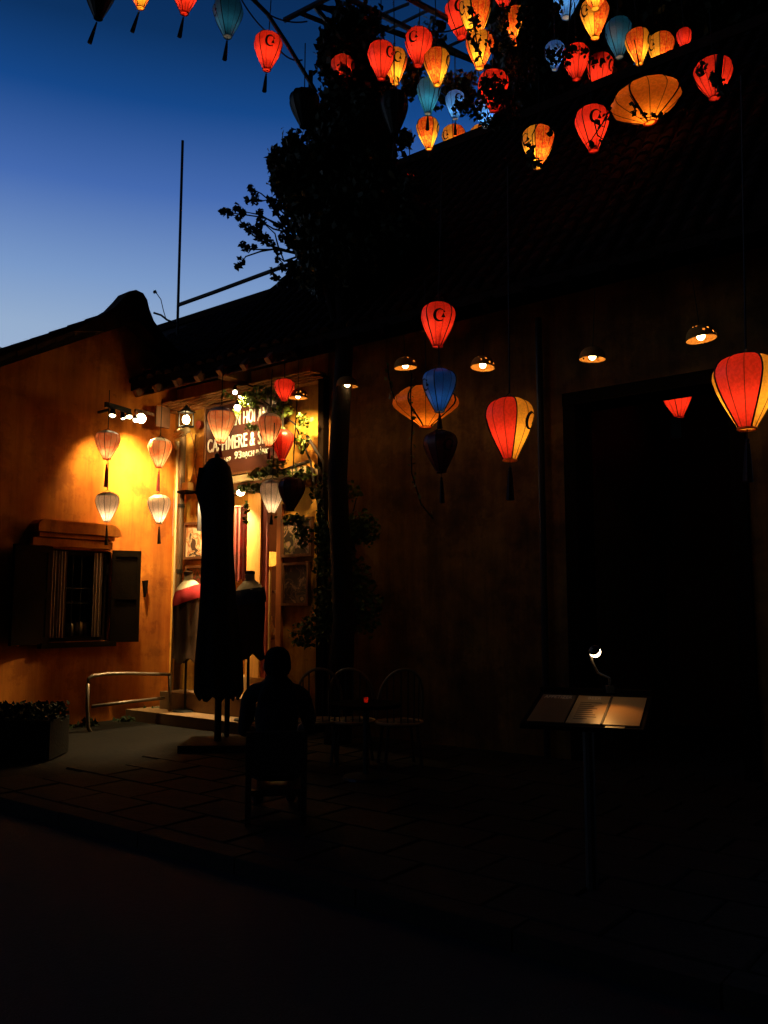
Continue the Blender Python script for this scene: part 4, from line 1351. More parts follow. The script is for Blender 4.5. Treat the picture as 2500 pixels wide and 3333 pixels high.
row(1393, 258, 369, 78, 8.95, 'teal', 80, 1.0, 'blue lantern above an orange one in the tree gap', tassel=.8, group=G2)
row(1396, 387, 484, 75, 9.6, 'orange', 75, 1.15, 'glowing orange lantern hanging under a blue one', tassel=.5, group=G2, cord=.1)
row(990, 297, 412, 100, 8.4, 'dark', 0, 0, 'unlit dark lantern at the left edge of the tree', group=G2)
TL = .02
row(1284, 300, 436, 92, 8.4, 'dark', 150, 0, 'unlit dark lantern with tassel at the right edge of the tree', tassel=1.0, group=G2)
TL = 0
row(1190, 298, 368, 84, 9.6, 'orange', 40, .9, 'orange lantern almost buried in the tree leaves', group=G2)
row(1482, 300, 386, 66, 9.1, 'sky', 20, .9, 'pale blue lantern behind twigs right of the tree gap', tassel=.9, group=G2)
row(1480, 412, 505, 76, 14.3, 'orange', -50, .9, 'orange lantern sinking behind the roof ridge', group=G2)
row(1568, 412, 505, 80, 14.1, 'orange', -60, .9, 'orange sliver of a lantern behind the roof ridge', group=G2)
row(1581, 325, 412, 74, 9.1, 'sky', 60, 1.0, 'light blue lantern behind twigs, below the speckled red one', group=G2)
G3 = 'lanterns under the vine at upper right'
row(1608, 236, 358, 102, 8.8, 'red', 100, .8, 'red lantern speckled by leaves in front of it', group=G3)
row(1502, 2, 121, 102, 9.0, 'red', -2, 1.0, 'red lantern behind a larger orange one at the top', group=G3)
row(1548, -14, 124, 104, 8.8, 'orange', 118, 1.1, 'large orange brocade lantern with a leafy twig across it at the top', group=G3)
row(1561, 111, 222, 92, 8.8, 'orange', -12, 1.1, 'yellow lantern with leaf shadows hanging under the large orange one', group=G3)
row(1678, 26, 142, 74, 9.0, 'orange', 60, 1.0, 'orange lantern with its right half hidden by leaves', group=G3)
row(1640, -75, 25, 84, 9.0, 'red', 30, 1.0, 'red lantern of which only the tip shows at the top edge', group=G3)
row(1843, -70, 56, 100, 9.0, 'sky', 90, .55, 'pale blue lantern dipping from the top edge behind twigs', group=G3)
row(1937, 2, 122, 94, 8.7, 'orange', -48, 1.1, 'yellow and brocade lantern with a pale one above it', group=G3)
row(1938, -88, 27, 92, 8.4, 'orange', 5, 1.2, 'yellow lantern tip cut by the top edge', group=G3)
row(2016, 64, 184, 88, 9.0, 'teal', -85, .42, 'teal lantern with a pale band between two orange ones', group=G3)
row(2081, 97, 206, 82, 8.8, 'orange', 72, 1.1, 'orange brocade lantern right of the teal one', group=G3)
row(2152, 112, 226, 84, 12.5, 'orange', -50, 1.0, 'orange lantern cut short by the roof ridge', group=G3)
row(1877, 150, 257, 88, 8.9, 'red', 150, .95, 'red lantern with leaves across its top, touching another red one', group=G3)
row(1951, 180, 298, 88, 12.8, 'red', 62, .95, 'red lantern with its base cut off by the roof ridge', group=G3)
row(1806, 140, 226, 66, 9.2, 'sky', 60, .5, 'small blue lantern broken up by leaves', group=G3)
row(2116, 284, 398, 228, 8.6, 'amber', 20, 1.0, 'wide amber saucer lantern with a leafy twig below it', wide=True, group=G3, lean=(.05, -.20))
row(2326, 197, 318, 124, 8.0, 'red', -38, .60, 'dim red lantern right of the wide amber one, half covered', group=G3)
row(1932, 352, 489, 112, 7.8, 'red', 12, 1.05, 'red lantern with twig shadows below left of the wide amber one', group=G3)
row(1750, 416, 543, 106, 7.8, 'orange', -55, 1.15, 'orange brocade lantern alone in the dark with leaves at its base', group=G3)
row(2230, 95, 160, 50, 11.2, 'red', 90, .7, 'tiny red glint of a lantern far to the upper right', group=G3)
row(1335, 572, 668, 78, 9.3, 'red', 20, .75, 'red lantern showing only through gaps in the leaves', group=G2)
row(1140, 675, 745, 60, 10.0, 'orange', 20, .4, 'faint orange lantern deep inside the tree', group=G2)
row(972, 738, 829, 76, 10.4, 'sky', 20, .65, 'blue lantern behind the bare twigs at the left of the tree', group=G2)
row(925, 1235, 1303, 68, 9.6, 'red', 100, .7, 'small red lantern under the eave above the right end of the sign', group=G2)
G4 = 'lanterns hanging before the dark wall'
row(1424, 988, 1126, 115, 7.2, 'red', 4, .95, 'red lantern with crescent emblem alone on the dark wall', cord=1.2, group=G4)
row(1431, 1204, 1338, 113, 7.2, 'blue', -62, .42, 'blue silk lantern in front of the wide amber one', tassel=.55, cord=.7, group=G4)  # not lit from inside; weak bulb added to brighten the blue silk
TL = .0
row(1436, 1405, 1535, 112, 7.2, 'maroon', 30, 0, 'unlit maroon lantern hanging under the blue one', tassel=1.0, cord=.2, group=G4)
row(1386, 1265, 1388, 218, 7.9, 'amber', 15, .62, 'wide amber saucer lantern behind the blue one', wide=True, cord=1.0, group=G4)
row(1660, 1298, 1496, 160, 5.6, 'flame', 62, .95, 'large red and yellow lantern at centre right', tassel=.9, cord=1.6, group=G4)
row(2432, 1158, 1394, 212, 4.5, 'flame', 72, .95, 'largest red and yellow lantern, cut by the right edge', tassel=.9, cord=1.6, group=G4)
row(2211, 1240, 1357, 104, 9.2, 'red', 32, .8, 'red lantern in the porch with its top hidden by the lintel', group=G4)
def GD(px):
    return GABLE.w(GABLE.hit(px, 1500, .50)).y


G5 = 'lanterns hung in chains before the orange wall'
row(348, 1404, 1494, 80, GD(348), 'pink', 30, .9, 'pink lantern at the top of the left chain on the orange wall', tassel=1.25, cord=.5, emblem=False, group=G5)
row(518, 1428, 1520, 78, GD(518), 'pink', -20, 1.0, 'pink lantern at the top of the right chain by the corner', tassel=1.1, cord=.5, emblem=False, group=G5)
row(348, 1604, 1697, 76, GD(348), 'white', 30, 1.2, 'white lantern at the bottom of the left chain above the window', tassel=1.1, cord=.4, emblem=False, group=G5)
row(518, 1612, 1702, 74, GD(518), 'white', -20, 1.3, 'white lantern at the bottom of the right chain by the corner', tassel=1.0, cord=.3, emblem=False, group=G5)
G6 = 'lanterns hung before the shop front'
row(718, 1330, 1440, 92, 9.6, 'pink', 50, 1.7, 'pink lantern hanging before the left end of the sign', tassel=.6, cord=.6, emblem=False, group=G6)
row(876, 1348, 1452, 78, 9.8, 'pink', 110, 1.1, 'pink lantern with a pale cap before the right end of the sign', tassel=.6, cord=.5, emblem=False, group=G6)
row(918, 1400, 1496, 74, 10.0, 'red', 100, .10, 'dim red lantern tucked behind the pale capped one', emblem=False, group=G6)
row(884, 1564, 1670, 80, 9.2, 'white', 40, .8, 'white lantern in front of the shop doorway', tassel=.5, cord=.6, emblem=False, group=G6)
row(945, 1556, 1660, 88, 8.9, 'maroon', 10, 0, 'unlit dark maroon lantern overlapping the white one', cord=.8, emblem=False, group=G6)

# ------------------------------------------------------------------ pergola steelwork and cables
pg = Thing('steel_pergola', 'dark steel pergola overhead with vines and lanterns', 'pergola', WORLD, P(1100, 100, 9.5))


def bar(pts, r, name='beam', m=steel, n=4):
    q = MB(); q.tube([P(*p) for p in pts], r, n); pg.part(name, q, m)


bar([(925, 66, 9.2), (1054, 0, 8.8), (1200, -75, 8.3)], .030)
bar([(1022, 14, 9.0), (1250, 92, 9.6), (1500, 182, 10.3), (1700, 262, 11.0)], .032)
bar([(1128, -8, 8.7), (1300, 78, 9.3), (1500, 176, 10.0), (1650, 252, 10.6)], .032)
bar([(1318, -12, 8.5), (1460, 62, 9.0), (1640, 140, 9.8)], .032)
bar([(979, 43, 9.05), (1072, 80, 9.2)], .026, 'brace')
bar([(1022, 18, 9.0), (1084, 92, 9.1)], .030, 'brace')
bar([(1248, 45, 9.4), (1330, 12, 9.1)], .018, 'brace')
bar([(1262, 98, 9.6), (1396, 32, 9.0)], .018, 'brace')
bar([(1440, 160, 10.0), (1560, 105, 9.5)], .018, 'brace')
bar([(812, -14, 8.9), (870, 44, 9.0), (930, 135, 9.1), (985, 226, 9.2), (1030, 302, 9.3)], .024, 'brace', n=6)
bar([(1012, 232, 9.3), (1010, 330, 9.3)], .034, 'post')
for (a, b, sag, lab, m_) in (((775, -20, 9.0), (870, 105, 9.2), 12, 'thin cable from the top edge to the red lantern', cordm),
                            ((870, 105, 9.2), (985, 195, 9.2), 30, 'sagging cable between the red lantern and the steel brace', cordm),
                            ((862, 40, 9.0), (1000, 70, 9.2), 14, 'cable looping from the steel brace to the pergola tip', cordm),
                            ((1395, 100, 9.0), (1540, 60, 8.8), 20, 'cable between lanterns under the pergola', cordm),
                            ((-40, 1118, 14), (45, 1142, 14), 2, 'dark cable meeting the left roof edge', cordm)):
    pts = []
    for i in range(9):
        k = i / 8
        pts.append(P(a[0] + (b[0] - a[0]) * k, a[1] + (b[1] - a[1]) * k + sag * 4 * k * (1 - k), a[2] + (b[2] - a[2]) * k))
    q = MB(); q.tube(pts, .009, 5)
    single('cable', lab, 'cable', q, m_, WORLD, pts[0])

# mast with rail above the roofs
mt = Thing('steel_mast', 'tall thin steel mast with a slanting rail above the roofs', 'mast', WORLD, P(577, 1060, 14))
q = MB(); b_ = P(577, 1090, 14); t_ = P(586, 458, 14); q.tube([(b_.x, 14, b_.z), (b_.x + .0, 14, t_.z)], .026, 6); mt.part('pole', q, steel)
q = MB(); q.tube([P(583, 992, 14), P(700, 950, 13.6), P(840, 898, 13.2), P(965, 852, 12.8)], .034, 6); mt.part('rail', q, steel)
an = Thing('thin_stem', 'thin bent stem with a small head rising behind the gable', 'plant', WORLD, P(540, 1040, 12.6))
q = MB(); q.tube([P(541, 1040, 12.6), P(532, 1010, 12.6), P(524, 975, 12.6), P(508, 952, 12.6)], .007, 5); an.part('stem', q, steel)
me = leaves_mesh('head', np.array([P(505 + random.uniform(-5, 5), 949 + random.uniform(-3, 3), 12.6) for _ in range(10)]) - np.array(an.base), .05, 3)
o = link_mesh('head', me, leaf_d, an.e)
q = MB(); q.tube([P(500, 1018, 12.5), P(525, 1026, 12.5), P(545, 1042, 12.5), P(572, 1052, 13)], .016, 5)
an2 = single('cable', 'short cable bundle from the gable to the mast foot', 'cable', q, cordm, WORLD, P(500, 1018, 12.5))


# ------------------------------------------------------------------ trees and vines
def foliage(name, label, cat, lobes, size, m, stems, seed, base=None, trunkname='trunk', crown='crown', smooth=True, extra=None):
    b = Vector(base) if base is not None else P(*stems[0][0][0])
    t = Thing(name, label, cat, WORLD, b)
    pts = lobe_points(lobes, seed)
    if extra is not None:
        pts = np.concatenate([pts, extra])
    pts = pts - np.array(b)
    o = link_mesh(crown, leaves_mesh(crown, pts, size, seed), m, t.e)
    for i, (pl, r) in enumerate(stems):
        q = MB(); q.tube([p if isinstance(p, Vector) else P(*p) for p in pl], r, 7)
        t.part(trunkname if i == 0 else ('limb' if trunkname == 'trunk' else trunkname), q, bark, smooth=True)
    return t


D = 9.3
L = [(1120, 110, D, 55, 50, .5, 700), (1090, 200, D, 62, 60, .5, 800), (1075, 150, D, 30, 55, .4, 250), (1180, 130, D, 70, 65, .5, 900), (1170, 215, D, 80, 60, .5, 1000), (1120, 330, D, 85, 75, .5, 1500),
     (1205, 390, D, 90, 90, .5, 1700), (1250, 300, D, 50, 60, .4, 500), (1050, 430, D, 60, 60, .5, 900), (1120, 500, D, 120, 90, .6, 2300), (955, 500, D, 42, 48, .4, 550), (905, 535, D, 32, 45, .3, 330), (925, 600, D, 45, 55, .4, 600),
     (1010, 590, D, 90, 80, .6, 1700), (1235, 480, D, 65, 60, .5, 900), (985, 680, D, 60, 55, .5, 800), (1100, 680, D, 120, 90, .6, 2200), (1050, 800, D, 85, 90, .6, 1500), (1040, 890, D, 70, 60, .5, 900),
     (1200, 700, D, 130, 120, .7, 2400), (1320, 452, D, 30, 16, .2, 90), (1215, 600, D, 120, 80, .6, 1500), (1330, 625, D - .3, 70, 55, .3, 420), (1300, 780, D, 140, 120, .7, 1800), (1150, 880, D, 140, 90, .7, 1700), (1190, 350, D - .5, 45, 60, .2, 260), (1000, 350, D - .9, 40, 30, .1, 60),
     (1340, 250, D, 45, 45, .4, 220), (1430, 300, D + .1, 55, 30, .3, 110), (1400, 110, D + .6, 60, 40, .3, 100), (1500, 290, D, 60, 45, .3, 260)]
gb = on_ground(1095, 2460)
gx = gb.x
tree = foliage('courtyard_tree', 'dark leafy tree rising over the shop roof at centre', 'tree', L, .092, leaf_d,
               [([Vector(v) for v in ((gx, D, .06), (gx + .06, D, 1.4), (gx - .02, D, 2.9), (gx + .05, D, 4.4), (gx - .05, D, 5.8))], [.15, .12, .11, .10, .07]),
                ([Vector((gx + .05, D, 4.4)), P(1000, 700, D), P(930, 560, D)], [.07, .045, .015]), ([Vector((gx - .05, D, 5.8)), P(1120, 350, D), P(1120, 100, D)], [.06, .045, .015]),
                ([Vector((gx + .0, D, 5.2)), P(1200, 560, D), P(1240, 420, D)], [.06, .04, .015]), ([Vector((gx + .05, D, 4.6)), P(1180, 800, D), P(1290, 720, D)], [.06, .04, .02])],
               21, base=(gx, D, .06))
# bare-ish bough on the left with leaf clusters at its twig ends
DB = 10.0
ROOT = (985, 830, DB)
TW = [[(800, 690), (850, 700), (920, 745)], [(730, 690), (790, 698), (860, 708), (930, 740), (960, 790)], [(820, 615), (850, 630), (880, 655), (930, 700), (960, 760)], [(812, 655), (850, 655), (872, 650)],
      [(770, 700), (800, 745), (830, 770), (880, 800)], [(838, 690), (850, 720), (890, 745), (930, 755)], [(785, 800), (820, 812), (890, 812), (950, 820)], [(780, 862), (800, 835), (850, 818), (895, 810)],
      [(862, 730), (895, 760), (905, 800), (925, 850)], [(945, 670), (955, 700), (965, 740), (980, 800)], [(930, 690), (950, 740), (975, 790)], [(905, 835), (925, 850), (960, 850)], [(880, 640), (905, 690), (940, 740), (970, 790)]]
CL = [(820, 612, 14, 10), (828, 632, 14, 9), (806, 655, 10, 6), (832, 652, 16, 10), (728, 690, 14, 10), (745, 692, 16, 10), (772, 676, 16, 12), (788, 690, 12, 9), (780, 712, 14, 9), (795, 735, 14, 10), (808, 752, 14, 10),
      (832, 748, 26, 24), (850, 725, 22, 18), (846, 690, 14, 9), (855, 775, 26, 24), (875, 790, 18, 14), (880, 650, 14, 9), (895, 668, 20, 16), (916, 672, 18, 14), (900, 690, 14, 10), (790, 798, 12, 8), (805, 808, 14, 10), (825, 805, 10, 7),
      (785, 850, 14, 10), (775, 865, 12, 8), (905, 735, 16, 12), (930, 770, 24, 22), (955, 745, 24, 22), (930, 715, 20, 16), (950, 790, 26, 24), (905, 820, 14, 9), (905, 845, 10, 5), (920, 868, 16, 10), (945, 880, 26, 22), (885, 880, 10, 4), (900, 905, 14, 8), (915, 925, 14, 7), (945, 915, 24, 16), (970, 870, 30, 40), (975, 810, 24, 30), (985, 920, 30, 30), (965, 690, 20, 20)]
stems = [([(985, 900, DB), (975, 830, DB), (965, 780, DB)], [.03, .025, .02])]
for tw in TW:
    pl = [(x, y, DB + random.uniform(-.15, .15)) for x, y in tw] + [ROOT]
    stems.append((pl, [.006 + .009 * i / (len(pl) - 1) for i in range(len(pl))]))
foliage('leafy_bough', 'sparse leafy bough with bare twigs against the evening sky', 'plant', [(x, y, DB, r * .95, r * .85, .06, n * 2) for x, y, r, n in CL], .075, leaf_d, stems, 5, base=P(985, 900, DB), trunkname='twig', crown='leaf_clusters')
# vine over the pergola at the upper right, mostly behind the lanterns
V = []
for px, py, rx, ry, nn in ((1640, 60, 60, 90, 700), (1720, 40, 90, 110, 1500), (1730, 180, 100, 110, 1700), (1660, 210, 60, 90, 800), (1640, 330, 70, 70, 800), (1850, 90, 120, 130, 2200), (1750, 330, 110, 90, 1400),
                           (1980, 60, 130, 120, 2200), (2120, 60, 130, 130, 2200), (2260, 80, 140, 140, 2200), (2400, 60, 140, 150, 2200), (2520, 60, 120, 150, 1500), (1960, 200, 130, 90, 1500), (2300, 220, 140, 90, 1500), (2450, 200, 110, 120, 1500), (1850, 250, 110, 90, 1300), (2080, -80, 300, 90, 3000), (1700, -70, 160, 80, 1500), (2400, -80, 200, 90, 2200)):
    V.append((px, py, 13.2, rx, ry, .6, nn))
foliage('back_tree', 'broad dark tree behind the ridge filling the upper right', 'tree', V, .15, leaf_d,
        [([Vector(v) for v in a], r) for a, r in (([(3.4, 13.6, 0), (3.3, 13.5, 4), (3.2, 13.4, 8)], [.25, .2, .12]), ([(3.3, 13.5, 6.5), (2.2, 13.3, 8.6), (1.9, 13.2, 9.6)], [.12, .08, .03]), ([(3.2, 13.4, 7.5), (4.5, 13.2, 9.4), (5, 13.2, 10)], [.12, .07, .03]))], 31, base=(3.4, 13.6, 0))
# leaf sprays hanging in front of some lanterns
SP = [(1610, 295, 8.35, 56, 62, .12, 270), (1545, 60, 8.4, 20, 55, .06, 36), (1530, 110, 8.4, 20, 26, .06, 14), (1552, 160, 8.35, 22, 46, .06, 22), (1600, 140, 8.4, 22, 40, .06, 14), (1712, 70, 8.5, 34, 95, .12, 230), (1700, 128, 8.4, 26, 30, .06, 60), (1812, 20, 8.4, 26, 40, .08, 26), (1806, 185, 8.5, 40, 46, .1, 70),
      (1858, 160, 8.4, 34, 30, .06, 40), (1842, 205, 8.4, 16, 26, .06, 18), (1895, 168, 8.4, 20, 12, .06, 10), (1948, 195, 8.4, 40, 18, .06, 18), (2330, 260, 7.4, 22, 44, .05, 50), (2352, 295, 7.4, 24, 26, .05, 36), (2285, 222, 7.4, 18, 20, .05, 14), (1725, 480, 7.2, 14, 46, .05, 20), (1745, 530, 7.2, 34, 16, .05, 34), (1790, 428, 7.2, 14, 12, .05, 6), (1950, 420, 7.2, 14, 50, .05, 9), (1930, 470, 7.2, 18, 14, .05, 8), (1970, 460, 7.2, 16, 18, .05, 12), (1975, 380, 7.2, 12, 16, .05, 5),
      (1500, 345, 8.9, 30, 34, .1, 60), (1545, 350, 8.9, 46, 36, .1, 110), (1610, 395, 8.9, 60, 26, .1, 130), (1660, 380, 8.9, 50, 50, .1, 180), (1455, 270, 8.8, 20, 40, .1, 30), (1640, 60, 8.9, 24, 60, .1, 60), (1690, 230, 8.9, 60, 70, .2, 320), (1650, 150, 8.9, 30, 50, .1, 70), (1190, 320, 8.9, 30, 50, .1, 120), (1330, 620, 8.5, 46, 40, .1, 160), (1145, 710, 9.3, 50, 40, .1, 160)]
foliage('hanging_vine', 'thin vine with small leaves hanging across the upper lanterns', 'vine', SP, .062, leaf_d,
        [([(1530, -20, 8.4), (1540, 60, 8.4), (1555, 160, 8.4), (1580, 222, 8.4)], [.008, .007, .006, .004]), ([(1720, -20, 8.5), (1712, 80, 8.5), (1690, 240, 8.8), (1660, 380, 8.9)], [.02, .016, .012, .006]), ([(1860, -20, 8.4), (1850, 110, 8.4), (1840, 210, 8.4)], [.01, .008, .004]),
         ([(1760, 380, 7.2), (1732, 440, 7.2), (1740, 540, 7.2)], [.006, .005, .003]), ([(1990, 350, 7.2), (1962, 400, 7.2), (1925, 455, 7.2), (1905, 470, 7.2)], [.007, .006, .005, .003]), ([(1935, 400, 7.2), (1945, 440, 7.2), (1985, 470, 7.2)], [.006, .005, .003]), ([(2345, 180, 7.4), (2335, 260, 7.4), (2360, 320, 7.4)], [.03, .035, .01])], 41, base=P(1720, -20, 8.5), trunkname='stem')
foliage('lantern_twig', 'small leafy twig in silhouette below the wide amber lantern', 'twig', [(2068, 344, 7.5, 20, 9, .03, 7), (2066, 366, 7.5, 12, 8, .03, 5), (2122, 372, 7.5, 16, 8, .03, 5), (2150, 372, 7.5, 22, 12, .04, 26), (2095, 370, 7.5, 14, 5, .02, 4)], .05, leaf_d,
        [([(2050, 310, 7.5), (2075, 350, 7.5), (2110, 400, 7.5)], [.004, .004, .003]), ([(2085, 385, 7.5), (2125, 380, 7.5), (2160, 375, 7.5), (2195, 362, 7.5)], [.005, .005, .006, .007])], 51, base=P(2195, 362, 7.5), trunkname='stem')
# vine on the shop front
VX = []
for px, py, rx, ry, nn in ((800, 1300, 26, 26, 90), (825, 1312, 18, 18, 50), (770, 1340, 14, 12, 20), (850, 1280, 60, 26, 160), (920, 1330, 40, 40, 140), (985, 1370, 30, 26, 50), (815, 1385, 18, 8, 18), (830, 1395, 36, 10, 50), (905, 1400, 30, 14, 50), (985, 1440, 26, 40, 40), (985, 1540, 60, 24, 70), (880, 1535, 50, 14, 90), (840, 1545, 40, 14, 70), (830, 1590, 60, 16, 110), (900, 1505, 40, 18, 80), (1030, 1600, 22, 40, 50), (960, 1690, 50, 20, 110), (985, 1740, 30, 46, 130), (1040, 1720, 20, 70, 110), (1040, 1830, 20, 60, 110), (800, 1665, 8, 50, 30),
                           (1090, 1560, 40, 40, 140), (1130, 1600, 46, 30, 130), (1100, 1750, 70, 70, 450), (1180, 1720, 60, 60, 350), (1130, 1880, 80, 90, 500), (1060, 2000, 50, 100, 330), (1000, 2060, 60, 50, 180), (1180, 1980, 70, 90, 360), (740, 1285, 20, 10, 20)):
    c = SHOP.w(SHOP.hit(px, py, .38))
    VX.append((px, py, c.y, rx, ry, .16, nn))
SV = []
for pl in ([(1040, 2350), (1062, 2000), (1045, 1700), (1010, 1500), (960, 1380), (850, 1300), (770, 1285)], [(1010, 1500), (920, 1530), (830, 1545)], [(1062, 2000), (1120, 1800), (1160, 1620)], [(1000, 1420), (1030, 1470), (1052, 1500), (1055, 1640), (1040, 1760)]):
    SV.append(([tuple(SHOP.w(SHOP.hit(x, y, .22))) for x, y in pl], [.022 - .016 * i / (len(pl) - 1) for i in range(len(pl))]))
SV = [([Vector(p) for p in pl], r) for pl, r in SV]


def vine_thing(name, label, lobes, size, m, stems, seed, base):
    t = Thing(name, label, 'vine', WORLD, base)
    o = link_mesh('leaves', leaves_mesh('leaves', lobe_points(lobes, seed) - np.array(base), size, seed), m, t.e)
    for pl, r in stems:
        q = MB(); q.tube(pl, r, 6)
        t.part('stem', q, bark, smooth=True)


vine_thing('climbing_vine', 'green climbing vine round the shop sign and door pictures', VX, .062, leaf_m, SV, 61, SV[0][0][0])
# strings of creeper hanging before the wall
for i, (pts, lab) in enumerate(([[(1262, 1190), (1266, 1230), (1275, 1270), (1285, 1300)], 'short dangling creeper left of the pendant above the blue lantern'], [[(1340, 1215), (1336, 1290), (1342, 1380), (1338, 1460), (1340, 1540), (1370, 1640), (1410, 1690)], 'long dangling creeper crossing the wide amber lantern'])):
    pp = [P(x, y, 7.0) for x, y in pts]
    t = Thing('dangling_creeper', lab, 'creeper', WORLD, pp[0])
    q = MB(); q.tube(pp, .006, 5); t.part('stem', q, bark)
    lp = []
    for a, b in zip(pp, pp[1:]):
        nn = max(3, int((b - a).length / .035))
        for k in range(nn):
            lp.append(np.array(a.lerp(b, k / nn)) + RNG.normal(size=3) * .016)
    link_mesh('leaves', leaves_mesh('leaves', np.array(lp) - np.array(pp[0]), .045, 70 + i), leaf_m, t.e)
# planter at the lower left and low plants along the wall
c = on_ground(60, 2510)
t = Thing('planter', 'dark square planter with a low clipped shrub at lower left', 'planter', WORLD, (c.x, c.y, .1))
q = MB(); q.box(c.x - .45, c.x + .28, c.y, c.y + .5, .1, .46); t.part('pot', q, stone)
pts = np.array((c.x - .08, c.y + .25, .5)) + RNG.uniform(-1, 1, size=(1500, 3)) * np.array((.36, .26, .09))
link_mesh('shrub', leaves_mesh('shrub', pts - np.array((c.x, c.y, .1)), .05, 81), leaf_d, t.e)
for lab, pl in (('low leafy plants at the foot of the orange wall left of the railing', [(235, 2385, 60, 22, 260), (290, 2370, 30, 30, 150)]), ('low leafy plants at the foot of the orange wall behind the railing', [(430, 2360, 60, 28, 300), (500, 2345, 50, 40, 340)])):
    lb = [(x, y, GABLE.w(GABLE.hit(x, y, .25)).y, rx, ry, .15, n) for x, y, rx, ry, n in pl]
    bs = P(lb[0][0], lb[0][1] + 20, lb[0][2]); bs.z = .1
    t = Thing('wall_plant', lab, 'plant', WORLD, bs)
    link_mesh('leaves', leaves_mesh('leaves', lobe_points(lb, 90) - np.array(bs), .085, 90), leaf_d, t.e)
    q = MB()
    for x, y, d_, rx, ry, *_ in lb:
        tp = P(x, y, d_); q.tube([(tp.x, tp.y, .09), (tp.x + .03, tp.y, tp.z)], .01, 5)
    t.part('stem', q, bark)

# ------------------------------------------------------------------ chairs, tables
def round_chair(px, d, rot, label):
    x = P(px, 1985, d).x
    t = Thing('round_chair', label, 'chair', Frame((x, d, .1), rot), (0, 0, 0), group='round backed rattan chairs')
    q = MB(); q.lathe([(.19, .36), (.21, .375), (.21, .39), (.02, .395)], (0, 0, 0), 20); t.part('seat', q, rattan, smooth=True)
    ring = [(.21 * math.cos(a), .21 * math.sin(a), .385) for a in [2 * math.pi * k / 24 for k in range(25)]]
    q = MB(); q.tube(ring, .014, 6, cap=False); t.part('seat_rim', q, mat('rim_brass', (.25, .15, .06), .35, bump=.1), smooth=True)
    top = [(.21 * math.cos(a), .21 * math.sin(a), .42 + .45 * math.sin((a) * 1.0) ** .6 if 0 < a < math.pi else .42) for a in [math.pi * k / 20 for k in range(21)]]
    q = MB(); q.tube(top, .014, 6); t.part('back_hoop', q, mat('rim_brass', (.25, .15, .06), .35), smooth=True)
    for k in (5, 7, 9, 11, 13, 15):
        a = math.pi * k / 20
        q = MB(); q.tube([(.20 * math.cos(a), .20 * math.sin(a), .39), top[k]], .007, 5); t.part('spindle', q, rattan)
    for sx_, sy_ in ((1, 1), (1, -1), (-1, 1), (-1, -1)):
        q = MB(); q.tube([(sx_ * .13, sy_ * .13, .37), (sx_ * .17, sy_ * .17, 0)], .015, 6); t.part('leg', q, rattan)


round_chair(1040, 8.1, math.pi + .1, 'round backed chair nearest the seated person')
round_chair(1148, 8.1, math.pi - .1, 'middle round backed chair behind the candle table')
round_chair(1300, 8.0, math.pi + .2, 'round backed chair furthest right in the dark row')


def cafe_table(px, d, label, r=.3, h=.72):
    x = P(px, 1985, d).x
    t = Thing('cafe_table', label, 'table', WORLD, (x, d, .1), group='small round cafe tables')
    q = MB(); q.lathe([(.01, h + .003), (r, h), (r, h - .03), (.01, h - .031)], (x, d, 0), 24); t.part('top', q, blackwood)
    q = MB(); q.tube([(x, d, .12), (x, d, h - .03)], .025, 8); t.part('pedestal', q, black)
    q = MB(); q.lathe([(.2, .1), (.19, .12), (.03, .14)], (x, d, 0), 16, cap=True); t.part('foot', q, black)
    return x


tx = cafe_table(1192, 7.4, 'small round table holding the red candle')
t = Thing('candle_glass', 'tiny glowing red candle glass on the dark table', 'candle', WORLD, (tx, 7.4, .724))
q = MB(); q.lathe([(.016, 0), (.020, .042)], (tx, 7.4, .724), 10, cap=False); t.part('glass', q, FAB['red'])
q = MB(); q.ball((tx, 7.4, .745), .009); t.part('flame', q, emit('candle_flame', (1, .35, .1), 2.5))


